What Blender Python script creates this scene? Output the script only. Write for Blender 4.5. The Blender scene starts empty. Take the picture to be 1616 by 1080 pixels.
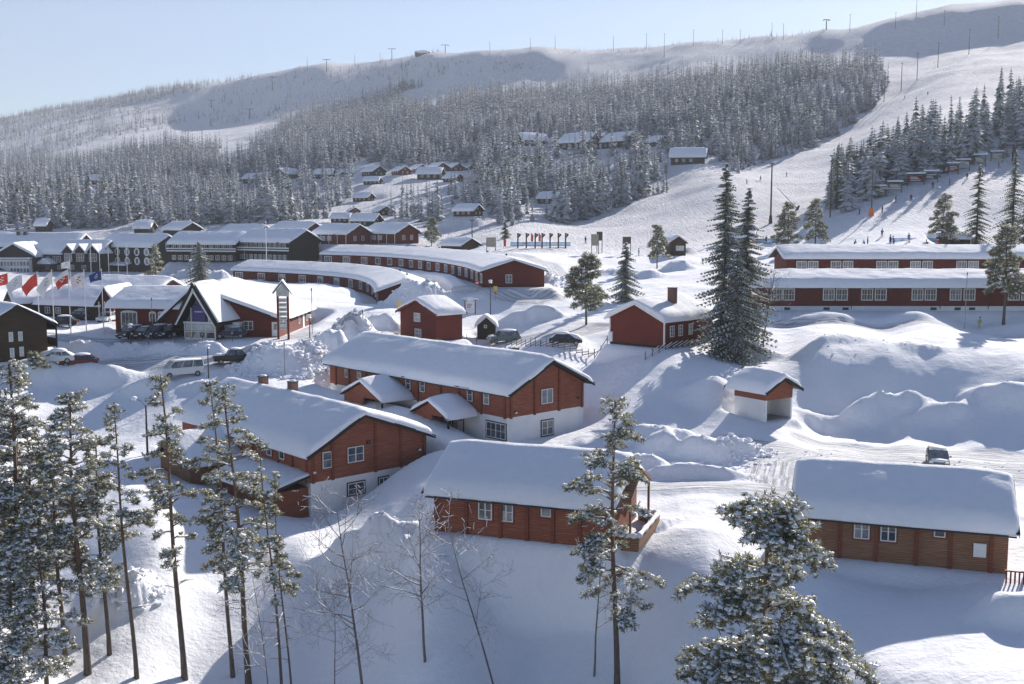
import bpy, math, random
import numpy as np
from mathutils import Vector, Matrix
R = math.radians
SC = bpy.context.scene
COL = SC.collection
# ---------------------------------------------------------------- camera
F = 1700.0; CX, CY = 808.0, 540.0; CAMZ = 22.0; PITCH = math.atan(190/F)
CF = Vector((0, math.cos(PITCH), -math.sin(PITCH))); CU = Vector((0, math.sin(PITCH), math.cos(PITCH)))
cam_d = bpy.data.cameras.new('camera'); cam = bpy.data.objects.new('camera', cam_d); COL.objects.link(cam)
cam.location = (0, 0, CAMZ); cam.rotation_euler = (R(90)-PITCH, 0, 0)
cam_d.sensor_width = 36; cam_d.lens = 36*F/1616; cam_d.clip_start = .5; cam_d.clip_end = 9000
SC.camera = cam
# ---------------------------------------------------------------- light
SUN_AZ, SUN_EL = R(31), R(23.0)       # azimuth from +Y towards +X
sl = bpy.data.lights.new('sun', 'SUN'); so = bpy.data.objects.new('sun', sl); COL.objects.link(so)
sl.energy = 5.0; sl.angle = R(0.53); sl.color = (1.0, .93, .85)
sd = Vector((math.sin(SUN_AZ)*math.cos(SUN_EL), math.cos(SUN_AZ)*math.cos(SUN_EL), math.sin(SUN_EL)))
so.rotation_euler = sd.to_track_quat('Z', 'Y').to_euler(); so.location = (60, 90, 120)
W = bpy.data.worlds.new('World'); SC.world = W; W.use_nodes = True
nt = W.node_tree; bg = nt.nodes['Background']
sky = nt.nodes.new('ShaderNodeTexSky'); sky.sky_type = 'NISHITA'; sky.sun_disc = False
sky.sun_elevation = SUN_EL; sky.sun_rotation = SUN_AZ
sky.altitude = 600; sky.air_density = 1.0; sky.dust_density = 0.3; sky.ozone_density = 1.3
tint = nt.nodes.new('ShaderNodeMix'); tint.data_type = 'RGBA'; tint.blend_type = 'MULTIPLY'; tint.inputs[0].default_value = 1; tint.inputs[7].default_value = (.88, .90, 1.06, 1)
nt.links.new(sky.outputs[0], tint.inputs[6]); nt.links.new(tint.outputs[2], bg.inputs[0]); bg.inputs[1].default_value = 0.056
SC.view_settings.view_transform = 'Standard'; SC.view_settings.look = 'None'
SC.view_settings.exposure = 1.05; SC.view_settings.gamma = 1.0
SC.render.engine = 'CYCLES'
cy = SC.cycles; cy.max_bounces = 6; cy.diffuse_bounces = 3; cy.glossy_bounces = 2; cy.transmission_bounces = 3
cy.transparent_max_bounces = 6; cy.volume_bounces = 0; cy.use_adaptive_sampling = True; cy.adaptive_threshold = .015
cy.use_denoising = True; cy.sample_clamp_indirect = 6

# ---------------------------------------------------------------- maths
def P(u, v, s):
    """photo pixel + pixels per metre there -> world point"""
    D = F/s; p = CF*D; p = p + Vector((1, 0, 0))*((u-CX)/F*D) + CU*((CY-v)/F*D)
    return Vector((p.x, p.y, p.z+CAMZ))
def PZ(u, v, z):
    d = CF+Vector((1, 0, 0))*((u-CX)/F)+CU*((CY-v)/F); t = (z-CAMZ)/d.z
    return Vector((d.x*t, d.y*t, z))
def proj(x, y, z):
    z = z-CAMZ; d = y*CF.y+z*CF.z; b = y*CU.y+z*CU.z
    return CX+F*x/d, CY-F*b/d, F/d
_rng = np.random.RandomState(7)
_perm = _rng.rand(256, 256)
def vnoise(x, y):
    xi = np.floor(x).astype(int); yi = np.floor(y).astype(int); fx = x-xi; fy = y-yi
    fx = fx*fx*(3-2*fx); fy = fy*fy*(3-2*fy)
    a = _perm[xi & 255, yi & 255]; b = _perm[(xi+1) & 255, yi & 255]; c = _perm[xi & 255, (yi+1) & 255]; d = _perm[(xi+1) & 255, (yi+1) & 255]
    return (a*(1-fx)+b*fx)*(1-fy)+(c*(1-fx)+d*fx)*fy - .5
def fbm(x, y, sc, oc=4, g=.5):
    r = 0; a = 1
    for i in range(oc):
        r = r+a*vnoise(x/sc+i*17.3, y/sc+i*9.1); sc = sc/2.03; a *= g
    return r
def ridged(x, y, sc, oc=4):
    r = 0; a = 1
    for i in range(oc):
        r = r+a*(.5-2*np.abs(vnoise(x/sc+i*11.7, y/sc+i*5.3))); sc = sc/2.1; a *= .5
    return r
# ---------------------------------------------------------------- terrain
CP = [  # photo x, y and scale (pixels per metre) of ground points
 (800,1080,25.3),(500,1080,24.4),(300,1065,24.6),(100,1080,26),(1180,1080,27.3),(1000,1080,26.0),(1400,1080,30),(1616,1080,31.5),
 (1400,1000,27),(1600,1000,27.5),(1330,940,24.8),(1120,878,23.8),(1060,885,23.7),(1240,885,23.5),(800,1300,30.5),(1500,1300,37),(100,1300,34),(-400,1080,27),(2100,1080,31),(2100,900,24),
 (250,860,21.5),(120,820,19.5),(480,880,21.2),(640,860,20.8),(900,890,22.6),
 (1420,900,23.2),(1258,872,23.2),(1590,895,23.9),
 (690,842,22.8),(1020,860,23),(1040,820,21.8),(1180,800,21),(1200,860,22.4),
 (800,702,16.2),(918,660,15.2),(521,622,13.9),(690,735,18.2),(640,690,16.6),
 (490,816,18.6),(620,790,19),(330,720,15.6),(200,680,14.8),(60,680,14.8),(350,800,18.6),(130,610,13.2),(420,625,14),(270,625,13.9),
 (285,592,13.3),(370,573,12.8),(470,580,12.9),(150,580,12.6),(60,590,13.2),(220,545,11.9),
 (300,532,11.6),(480,530,11.5),(30,560,12.8),(120,540,11.9),(-300,560,12.8),
 (590,535,11.5),(690,537,11.5),(765,540,11.0),(600,500,10.6),(140,500,10.2),(60,480,9.3),(230,500,10.6),(350,500,10.6),(450,500,10.6),
 (100,426,5.3),(-200,426,5.3),(100,455,7.2),(220,430,5.5),(260,455,7.4),(350,415,5.7),(440,415,5.9),(350,440,6.7),
 (600,470,8.9),(690,470,9.4),(480,455,7.9),(505,420,6.1),(762,452,9.4),(841,445,9.0),(640,432,7.4),
 (850,500,10.3),(1000,470,9.5),(925,512,10.8),(880,545,11.9),(870,440,8.4),(950,555,12.1),(780,480,9.8),
 (1050,552,13.3),(1095,525,12.2),(1000,600,14.2),(1130,600,14.6),(1160,562,13.1),(1100,650,15.3),(1000,660,15.5),(1000,720,17.6),
 (1210,664,15.8),(1250,700,16.9),(1320,720,17.4),(1478,742,18.0),(1616,760,18.4),(1150,740,18.3),(1300,680,15.2),(1400,686,15.45),(1500,694,15.8),(1616,705,16.3),(1320,702,16.2),(1420,705,16.35),(1510,715,16.8),(1616,730,17.4),(1250,540,12.2),
 (1400,530,11.8),(1545,527,11.1),(1616,535,11.6),(1300,560,13.8),(1400,560,14.0),(1500,570,14.2),(1616,590,14.8),(1900,535,11.6),(1900,760,18.4),(1450,500,11.1),
 (1400,488,10.5),(1230,488,10.5),(1616,490,10.5),(1900,490,10.5),(1400,437,9.3),(1616,437,9.3),(1240,437,9.3),
 (530,385,5.7),(610,385,5.7),(440,378,5.2),(720,397,6.2),(680,365,5.2),(880,388,6.4),(935,400,6.8),(1035,422,7.5),(1060,404,7),(780,390,6.5),(820,375,6.1),
 (1200,400,7.2),(1216,353,5.8),(1140,290,4.8),(901,352,4.9),(981,324,4.5),(1052,305,4.3),(1169,267,3.87),(1110,262,3.9),
 (1392,375,7.7),(1300,385,7.4),(1500,380,7.8),(1616,380,7.7),(1412,312,6.4),(1310,330,6.1),(1475,290,6.1),(1600,258,5.5),(1560,300,6.5),(1616,330,7.1),(1900,250,5.5),(1900,380,7.3),
 (1480,200,4.6),(1616,220,5),(1616,180,4.0),(1400,205,3.95),(1360,270,4.7),(1500,130,3.1),(1616,110,3.0),(1616,60,2.35),(1616,44,2.25),(1616,12,2.17),(1500,62,2.2),(1500,24,2.1),(1410,62,2.12),(1410,40,2.05),(1900,100,3),
 (1217,251,3.65),(1260,233,3.5),(1300,218,3.3),(1335,200,3.15),(1366,180,3.05),(1395,161,2.95),(1422,144,2.85),(1447,127,2.75),(1480,107,2.6),(1529,86,2.5),(1575,62,2.3),
 (1616,0,1.95),(1500,12,1.9),(1400,32,1.9),(1300,46,1.85),(1100,66,1.7),(1200,57,1.8),(1000,74,1.6),(880,78,1.5),(760,82,1.45),(600,94,1.35),(400,120,1.25),(200,152,1.15),(0,189,1.1),(-300,240,1.1),(1900,-60,2),
 (640,205,2.4),(700,163,2.0),(600,136,1.50),(600,99,1.405),(500,152,1.5),(500,112,1.405),(400,168,1.42),(310,172,1.36),(310,139,1.28),(400,126,1.325),(680,120,1.55),(680,92,1.49),(760,112,1.63),(760,88,1.57),(860,112,1.75),(860,86,1.68),(1000,112,1.9),(1000,180,2.7),(1150,180,2.9),(850,200,2.7),(1300,85,2.05),(1300,130,2.7),(1200,110,2.1),(400,200,1.75),(300,215,1.8),(150,235,1.8),(0,265,1.9),(500,172,1.6),
 (400,250,2.5),(520,262,3.0),(640,272,3.3),(730,265,3.2),(400,300,3.1),(150,300,3.0),(0,300,2.8),(100,345,3.9),(400,345,4.1),(0,372,4.4),(260,374,4.5),(-300,350,3.9),(-300,300,2.5),
 (600,300,3.6),(600,330,4.1),(700,345,4.6),(820,330,4.7),(940,235,3.3),(850,225,3.1),(1035,232,3.4),(960,290,4.0),(850,270,3.6),(1090,235,3.5),(560,350,4.5),(480,330,3.8),
]
_cp = [P(*c) for c in CP]
for c in CP:                                   # behind the skyline the ground falls away
    if c[1] < 0 or (c[2] <= 1.95 and c in [(1616,0,1.95),(1500,12,1.9),(1400,32,1.9),(1300,46,1.85),(1100,66,1.7),(1200,57,1.8),(1000,74,1.6),(880,78,1.5),(760,82,1.45),(600,94,1.35),(400,120,1.25),(200,152,1.15),(0,189,1.1),(-300,240,1.1),(1900,-60,2)]):
        p = P(*c)
        _cp.append(Vector((p.x*1.12, p.y*1.12, p.z+1))); _cp.append(Vector((p.x*1.5, p.y*1.5, p.z-25))); _cp.append(Vector((p.x*2.6, p.y*2.6, p.z-120)))
for a in (-60, 0, 60):
    _cp.append(Vector((a, 18, -22))); 
_cp.append(Vector((-60, 5, -26))); _cp.append(Vector((60, 5, -26)))
KA = 3.2
def _tr(x, y):
    r = np.sqrt(x*x+y*y)+1e-6
    return KA*np.arctan2(x, np.maximum(y, 1e-3)), np.log(r), r
_x = np.array([p.x for p in _cp]); _y = np.array([p.y for p in _cp]); _z = np.array([p.z for p in _cp])
_a, _l, _r = _tr(_x, _y)
_t = (_z-CAMZ)/_r
def _k(d2): return .5*d2*np.log(d2+1e-9)
_n = len(_a)
_A = np.zeros((_n+3, _n+3)); _d2 = (_a[:, None]-_a)**2+(_l[:, None]-_l)**2
_A[:_n, :_n] = _k(_d2)+np.eye(_n)*2e-4
_A[:_n, _n] = 1; _A[:_n, _n+1] = _a; _A[:_n, _n+2] = _l; _A[_n:, :_n] = _A[:_n, _n:].T
_w = np.linalg.solve(_A, np.concatenate([_t, [0, 0, 0]]))
def hbase(x, y):
    x = np.atleast_1d(np.asarray(x, float)); y = np.atleast_1d(np.asarray(y, float))
    a, l, r = _tr(x, y); out = np.empty_like(x)
    for i in range(0, len(x), 20000):
        j = slice(i, i+20000)
        d2 = (a[j, None]-_a)**2+(l[j, None]-_l)**2
        out[j] = _k(d2)@_w[:_n]+_w[_n]+_w[_n+1]*a[j]+_w[_n+2]*l[j]
    return CAMZ+out*r
PADS = []      # (cx, cy, cos, sin, half length, half width, z, soft)
MOUNDS = []    # (cx, cy, cos, sin, rx, ry, height, rough, power)
def pad(cx, cy, ang, hl, hw, z, soft=3.0): PADS.append((cx, cy, math.cos(ang), math.sin(ang), hl, hw, z, soft))
def mound(u, v, s, rx, ry, h, ang=0, rough=.15, power=1.0):
    p = P(u, v, s); MOUNDS.append((p.x, p.y, math.cos(R(ang)), math.sin(R(ang)), rx, ry, h, rough, power))
def sstep(t): t = np.clip(t, 0, 1); return t*t*(3-2*t)
def _loc(m, x, y):
    dx = x-m[0]; dy = y-m[1]; return dx*m[2]+dy*m[3], -dx*m[3]+dy*m[2]
ROADS = []     # (list of world points, half width)
def road(pts, hw): ROADS.append(([P(*p) for p in pts], hw))
def road_field(x, y):
    best = np.full(x.shape, 1e9); sgn = np.zeros_like(x); mask = np.zeros_like(x)
    for pts, hw in ROADS:
        for p, q in zip(pts[:-1], pts[1:]):
            dx, dy = q.x-p.x, q.y-p.y; L = math.hypot(dx, dy)
            t = np.clip(((x-p.x)*dx+(y-p.y)*dy)/L/L, 0, 1)
            d = np.hypot(x-p.x-t*dx, y-p.y-t*dy); sd_ = ((x-p.x)*dy-(y-p.y)*dx)/L
            b = d < best
            sgn = np.where(b, sd_, sgn); mask = np.where(b, sstep((hw+.6-d)/1.4), mask)*1.0; best = np.where(b, d, best)
    return mask, sgn
def h(x, y, detail=True):
    x = np.atleast_1d(np.asarray(x, float)); y = np.atleast_1d(np.asarray(y, float))
    z = hbase(x, y); r = np.hypot(x, y)
    near = sstep((420-r)/250)
    rm = road_field(x, y)[0]
    z = z+near*(1-rm)*(.6*fbm(x, y, 13, 3)+.16*ridged(x+3*vnoise(x/6, y/6), y, 7, 3))+ (1-near)*(fbm(x, y, 55, 3)*1.3+fbm(x, y, 24, 3)*1.5)
    for m in MOUNDS:
        lx, ly = _loc(m, x, y); sel = (np.abs(lx) < m[4]*2.2) & (np.abs(ly) < m[5]*2.2)
        if not sel.any(): continue
        a = lx[sel]; b = ly[sel]; wx = .25*m[4]*fbm(x[sel], y[sel], m[4]*.9, 2); wy = .35*m[5]*fbm(x[sel]+50, y[sel]+20, m[5]*1.1, 2)
        q = np.sqrt(((a+wx)/m[4])**2+((b+wy)/m[5])**2)
        prof = np.clip(1-q, 0, 1); prof = prof if m[8] == 0 else sstep(prof*1.15)**m[8]
        rg = m[7]*(ridged(x[sel], y[sel], min(2.6, m[4]*.8), 4)+(.9*fbm(x[sel], y[sel], 1.0, 3) if m[7] < .15 else 1.1*np.round(2.2*fbm(x[sel]+vnoise(x[sel]*2, y[sel]*2)*.4, y[sel], 1.6, 2))/2.2+.5*fbm(x[sel], y[sel], .7, 2)))*np.clip(prof*3, 0, 1)
        z[sel] = z[sel]+m[6]*prof+m[6]**.5*rg
    for p in PADS:
        lx, ly = _loc(p, x, y); d = np.hypot(np.maximum(np.abs(lx)-p[4], 0), np.maximum(np.abs(ly)-p[5], 0))
        w = 1-sstep(d/p[7]); z = z*(1-w)+p[6]*w
    return z
_ds = np.exp(np.linspace(math.log(28), math.log(1500), 1400))
def gnd(u, v, smax=None):
    """first ground point seen through photo pixel (u,v)"""
    d = CF+Vector((1, 0, 0))*((u-CX)/F)+CU*((CY-v)/F)
    ds = _ds if smax is None else _ds[_ds > F/smax]
    xs = d.x*ds; ys = d.y*ds; zs = CAMZ+d.z*ds; hh = h(xs, ys)
    i = np.argmax(zs < hh)
    if not (zs < hh).any(): i = len(ds)-1
    f = 0 if i == 0 else (zs[i-1]-hh[i-1])/max(1e-6, (zs[i-1]-hh[i-1])-(zs[i]-hh[i]))
    D = ds[i] if i == 0 else ds[i-1]+(ds[i]-ds[i-1])*min(1, max(0, f))
    x, y = d.x*D, d.y*D
    return Vector((x, y, float(h(x, y)[0])))
# ---------------------------------------------------------------- materials
M = {}
def nm(name):
    m = bpy.data.materials.new(name); m.use_nodes = True; t = m.node_tree; b = t.nodes['Principled BSDF']; M[name] = m
    b.inputs['Specular IOR Level'].default_value = .25
    return m, t, b
def nd(t, kind, **kw):
    n = t.nodes.new(kind)
    for k, v in kw.items():
        if k.startswith('i_'):
            k2 = k[2:]; k2 = int(k2) if k2.isdigit() else k2.replace('_', ' ')
            n.inputs[k2].default_value = v
        else: setattr(n, k, v)
    return n
def ramp(t, fac, stops):
    r = t.nodes.new('ShaderNodeValToRGB'); e = r.color_ramp.elements
    while len(e) < len(stops): e.new(.5)
    for i, (p, c) in enumerate(stops): e[i].position = p; e[i].color = (*c, 1) if len(c) == 3 else c
    t.links.new(fac, r.inputs[0]); return r.outputs[0]
def coord(t, scale=(1, 1, 1), kind='Object'):
    tc = t.nodes.new('ShaderNodeTexCoord'); mp = t.nodes.new('ShaderNodeMapping'); mp.inputs['Scale'].default_value = scale
    t.links.new(tc.outputs[kind], mp.inputs[0]); return mp.outputs[0]
def noise(t, vec, scale, detail=4, rough=.55):
    n = nd(t, 'ShaderNodeTexNoise', i_Scale=scale, i_Detail=detail, i_Roughness=rough)
    if vec is not None: t.links.new(vec, n.inputs['Vector'])
    return n.outputs['Fac']
def bump(t, b, hgt, strength, dist):
    n = nd(t, 'ShaderNodeBump', i_Strength=strength, i_Distance=dist); t.links.new(hgt, n.inputs['Height']); t.links.new(n.outputs[0], b.inputs['Normal'])
def mixc(t, fac, a, b):
    m = nd(t, 'ShaderNodeMix', data_type='RGBA'); 
    if isinstance(fac, (int, float)): m.inputs[0].default_value = fac
    else: t.links.new(fac, m.inputs[0])
    for s, v in ((m.inputs[6], a), (m.inputs[7], b)):
        if isinstance(v, tuple): s.default_value = (*v, 1)
        else: t.links.new(v, s)
    return m.outputs[2]
def math_(t, op, a, b=None, clamp=False):
    m = nd(t, 'ShaderNodeMath', operation=op, use_clamp=clamp)
    for i, v in enumerate((a, b)):
        if v is None: continue
        if isinstance(v, (int, float)): m.inputs[i].default_value = v
        else: t.links.new(v, m.inputs[i])
    return m.outputs[0]
SNOWC = (.86, .87, .90)
# ground snow: packed and wheel-marked where the 'packed' attribute says so
m, t, b = nm('snow_ground')
at = nd(t, 'ShaderNodeAttribute', attribute_name='packed'); ar = nd(t, 'ShaderNodeAttribute', attribute_name='lateral')
c = coord(t, (1, 1, 1))
w = nd(t, 'ShaderNodeCombineXYZ'); t.links.new(ar.outputs['Fac'], w.inputs[0])
n0 = noise(t, c, .12, 3); t.links.new(math_(t, 'MULTIPLY', n0, 1.6), w.inputs[1])
ruts = noise(t, w.outputs[0], 2.6, 3, .7)
rutc = ramp(t, ruts, [(.40, (.34, .35, .37)), (.5, (.60, .61, .63)), (.60, (.80, .80, .82))])
spk = noise(t, c, 3.0, 5, .7)
fine = ramp(t, spk, [(.3, (.83, .84, .87)), (.6, SNOWC)])
sl0 = nd(t, 'ShaderNodeAttribute', attribute_name='slope_marks'); trk = noise(t, coord(t, (.5, .1, .2)), 1.1, 5, .7)
fine = mixc(t, math_(t, 'MULTIPLY', sl0.outputs['Fac'], 1.6, True), fine, ramp(t, trk, [(.35, (.66, .66, .69)), (.6, (.78, .78, .81))]))
col = mixc(t, at.outputs['Fac'], fine, rutc)
t.links.new(col, b.inputs['Base Color']); b.inputs['Roughness'].default_value = .9; b.inputs['Specular IOR Level'].default_value = .06
sl_ = nd(t, 'ShaderNodeAttribute', attribute_name='slope_marks')
big = noise(t, c, .5, 6, .6)
mp2 = coord(t, (.9, .12, .3)); sk = noise(t, mp2, 1.6, 5, .75)
hsum = math_(t, 'ADD', math_(t, 'MULTIPLY', big, .35), math_(t, 'MULTIPLY', spk, .10))
hsum = math_(t, 'ADD', hsum, math_(t, 'MULTIPLY', math_(t, 'MULTIPLY', sk, sl_.outputs['Fac']), 4.5))
hsum = math_(t, 'ADD', hsum, math_(t, 'MULTIPLY', math_(t, 'MULTIPLY', ruts, at.outputs['Fac']), .25))
bump(t, b, hsum, .55, 1.0)
m, t, b = nm('snow_roof'); c = coord(t)
t.links.new(ramp(t, noise(t, c, 1.5, 4), [(.3, (.83, .84, .87)), (.6, SNOWC)]), b.inputs['Base Color']); b.inputs['Roughness'].default_value = .85; b.inputs['Specular IOR Level'].default_value = .08
bump(t, b, noise(t, c, 1.1, 5, .6), .35, .25)
m, t, b = nm('snow_clump'); b.inputs['Base Color'].default_value = (.84, .85, .88, 1); b.inputs['Roughness'].default_value = .7

def wood(name, c1, c2, c3, period, horiz=True, rough=.8, bs=.5, streak=9):
    m, t, b = nm(name); c = coord(t)
    w = nd(t, 'ShaderNodeTexWave', wave_type='BANDS', bands_direction='Z' if horiz else 'X', wave_profile='SIN', i_Scale=1/period*.5*.628*2)
    w.inputs['Distortion'].default_value = .25; w.inputs['Detail'].default_value = 1; t.links.new(c, w.inputs[0])
    st = noise(t, coord(t, (.5, .5, streak) if horiz else (streak, streak, .5)), 1.6, 4, .65)
    patch = noise(t, c, .35, 3)
    f = math_(t, 'ADD', math_(t, 'MULTIPLY', st, .7), math_(t, 'MULTIPLY', patch, .3))
    col = ramp(t, f, [(.32, c1), (.5, c2), (.68, c3)])
    line = ramp(t, w.outputs['Fac'], [(.04, (.25, .25, .25)), (.25, (1, 1, 1))])
    mm = nd(t, 'ShaderNodeMix', data_type='RGBA', blend_type='MULTIPLY'); mm.inputs[0].default_value = .8
    t.links.new(col, mm.inputs[6]); t.links.new(line, mm.inputs[7]); t.links.new(mm.outputs[2], b.inputs['Base Color'])
    b.inputs['Roughness'].default_value = rough
    bump(t, b, w.outputs['Fac'], bs, .04)
wood('log_orange', (.19, .058, .034), (.31, .10, .06), (.43, .165, .095), .24)
wood('log_tan', (.19, .09, .05), (.29, .15, .085), (.40, .225, .135), .24)
wood('log_post', (.17, .05, .028), (.24, .075, .042), (.30, .10, .058), .19)
wood('red_boards', (.095, .018, .014), (.14, .027, .019), (.18, .04, .028), .22, False)
wood('red_boards_flat', (.11, .022, .016), (.16, .032, .022), (.2, .045, .03), .22, True)
wood('dark_boards', (.016, .015, .013), (.026, .024, .02), (.04, .036, .03), .22, False)
wood('brown_boards', (.045, .03, .018), (.07, .046, .028), (.10, .066, .042), .2, True)
def plain(name, col, rough=.7, metal=0, var=.0, scale=3):
    m, t, b = nm(name); b.inputs['Roughness'].default_value = rough; b.inputs['Metallic'].default_value = metal
    if var:
        c = coord(t); f = noise(t, c, scale, 4)
        t.links.new(ramp(t, f, [(.3, tuple(x*(1-var) for x in col)), (.7, tuple(min(1, x*(1+var)) for x in col))]), b.inputs['Base Color'])
    else: b.inputs['Base Color'].default_value = (*col, 1)
plain('plaster', (.74, .74, .73), .85, 0, .06, .8); plain('concrete', (.33, .33, .33), .9, 0, .15)
plain('white_trim', (.72, .72, .70), .6, 0, .05); plain('dark_trim', (.022, .018, .016), .6, 0, .2); plain('grey_metal', (.30, .31, .33), .45, .6, .1)
plain('dark_metal', (.05, .05, .055), .5, .3, .1); plain('pole_wood', (.10, .075, .055), .8, 0, .25); plain('red_trim', (.15, .03, .022), .7, 0, .15)
plain('curtain', (.55, .56, .54), .8, 0, .25, 1.2); plain('sign_purple', (.075, .055, .20), .5); plain('sign_board', (.30, .27, .22), .7, 0, .12)
plain('flag_white', (.80, .80, .80), .8); plain('flag_red', (.62, .07, .05), .8); plain('flag_blue', (.04, .07, .25), .8)
plain('cloth_red', (.5, .05, .04), .8); plain('cloth_blue', (.05, .12, .4), .8); plain('cloth_dark', (.02, .022, .03), .8); plain('cloth_yellow', (.40, .40, .10), .8)
plain('skin', (.55, .35, .26), .6); plain('net_blue', (.12, .38, .62), .6); plain('orange_paint', (.75, .18, .05), .6); plain('brick', (.17, .10, .08), .85, 0, .3, 8)
plain('car_white', (.68, .70, .70), .25); plain('car_black', (.018, .02, .024), .22); plain('car_red', (.16, .03, .02), .3); plain('car_green', (.16, .19, .17), .28); plain('tyre', (.015, .015, .016), .8)
plain('car_blue', (.02, .03, .06), .22); plain('lamp_glass', (.8, .8, .78), .3); plain('yellow_paint', (.65, .45, .05), .5); plain('light_red', (.4, .02, .02), .3)
m, t, b = nm('glass'); b.inputs['Roughness'].default_value = .06; b.inputs['Specular IOR Level'].default_value = .8
c = coord(t, (1, 1, 1)); oi_ = nd(t, 'ShaderNodeObjectInfo'); f = math_(t, 'ADD', math_(t, 'MULTIPLY', noise(t, c, 1.3, 2), .6), math_(t, 'MULTIPLY', oi_.outputs['Random'], .45))
t.links.new(ramp(t, f, [(.36, (.02, .026, .034)), (.55, (.07, .085, .10)), (.72, (.22, .23, .24))]), b.inputs['Base Color'])
def bark(name, lo, hi, z0, z1):
    m, t, b = nm(name); tc = nd(t, 'ShaderNodeTexCoord'); sp = nd(t, 'ShaderNodeSeparateXYZ'); t.links.new(tc.outputs['Object'], sp.inputs[0])
    mr = nd(t, 'ShaderNodeMapRange', i_1=z0, i_2=z1); t.links.new(sp.outputs[2], mr.inputs[0])
    nz = noise(t, coord(t, (6, 6, 1.5)), 2.2, 4, .7)
    k = ramp(t, nz, [(.3, (.5, .5, .5)), (.6, (1.15, 1.15, 1.15))])
    mm = nd(t, 'ShaderNodeMix', data_type='RGBA', blend_type='MULTIPLY'); mm.inputs[0].default_value = 1
    t.links.new(mixc(t, mr.outputs[0], lo, hi), mm.inputs[6]); t.links.new(k, mm.inputs[7]); t.links.new(mm.outputs[2], b.inputs['Base Color']); b.inputs['Roughness'].default_value = .9
    bump(t, b, nz, .6, .05)
bark('bark_pine', (.12, .095, .08), (.19, .12, .085), 3, 12); bark('bark_spruce', (.10, .08, .07), (.12, .09, .075), 3, 11)
bark('bark_birch', (.17, .15, .14), (.15, .12, .11), 1, 6)
def needles(name, dark, light, sc=1.2):
    m, t, b = nm(name); c = coord(t); g = nd(t, 'ShaderNodeNewGeometry')
    f = math_(t, 'ADD', math_(t, 'MULTIPLY', noise(t, c, sc, 3), .6), math_(t, 'MULTIPLY', g.outputs['Random Per Island'], .4))
    t.links.new(ramp(t, f, [(.3, dark), (.7, light)]), b.inputs['Base Color']); b.inputs['Roughness'].default_value = .75
    trans(t, b, t.links[-1].from_socket if False else b.inputs['Base Color'].links[0].from_socket)
def trans(t, b, colsock, f=.35):
    tr = t.nodes.new('ShaderNodeBsdfTranslucent'); mx = t.nodes.new('ShaderNodeMixShader'); mx.inputs[0].default_value = f; out = t.nodes['Material Output']
    t.links.new(colsock, tr.inputs[0]); t.links.new(b.outputs[0], mx.inputs[1]); t.links.new(tr.outputs[0], mx.inputs[2]); t.links.new(mx.outputs[0], out.inputs[0])
needles('needle_pine', (.15, .155, .095), (.34, .33, .21)); needles('needle_spruce', (.10, .115, .085), (.24, .255, .18))
def frosted(name, dark, light, snow, amount, sc=2.0):
    """needles whose upper sides carry snow"""
    m, t, b = nm(name); c = coord(t); g = nd(t, 'ShaderNodeNewGeometry'); sp = nd(t, 'ShaderNodeSeparateXYZ'); t.links.new(g.outputs['True Normal'], sp.inputs[0])
    oi = nd(t, 'ShaderNodeObjectInfo')
    n1 = noise(t, c, sc, 3, .7)
    f = math_(t, 'ADD', math_(t, 'MULTIPLY', math_(t, 'ABSOLUTE', sp.outputs[2]), .45), math_(t, 'MULTIPLY', math_(t, 'ADD', n1, math_(t, 'MULTIPLY', g.outputs['Random Per Island'], .35)), .8))
    f = math_(t, 'MULTIPLY', math_(t, 'SUBTRACT', f, 1-amount), 5.0, True)
    base = ramp(t, noise(t, c, .11, 3), [(.3, dark), (.7, light)])
    t.links.new(mixc(t, f, base, snow), b.inputs['Base Color']); b.inputs['Roughness'].default_value = .8; trans(t, b, b.inputs['Base Color'].links[0].from_socket, .3)
frosted('frosted_near', (.055, .07, .045), (.12, .135, .085), (.68, .70, .74), .33)
frosted('frosted_far', (.045, .058, .05), (.13, .145, .135), (.50, .52, .57), .32, .9)
# ---------------------------------------------------------------- ground sheet
def mesh_np(name, verts, quads, mats, matidx=None, smooth=False, parent=None):
    me = bpy.data.meshes.new(name); nv = len(verts); k = quads.shape[1]; nf = len(quads)
    me.vertices.add(nv); me.vertices.foreach_set('co', np.ascontiguousarray(verts, dtype=np.float32).ravel())
    me.loops.add(nf*k); me.loops.foreach_set('vertex_index', quads.astype(np.int32).ravel())
    me.polygons.add(nf); me.polygons.foreach_set('loop_start', np.arange(0, nf*k, k, dtype=np.int32))
    try: me.polygons.foreach_set('loop_total', np.full(nf, k, dtype=np.int32))
    except Exception: pass
    for m_ in mats: me.materials.append(M[m_])
    if matidx is not None: me.polygons.foreach_set('material_index', matidx.astype(np.int32))
    me.polygons.foreach_set('use_smooth', np.full(nf, smooth))
    me.update(calc_edges=True)
    return me
def link(name, me, parent=None):
    o = bpy.data.objects.new(name, me); COL.objects.link(o)
    if parent: o.parent = parent
    return o
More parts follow.
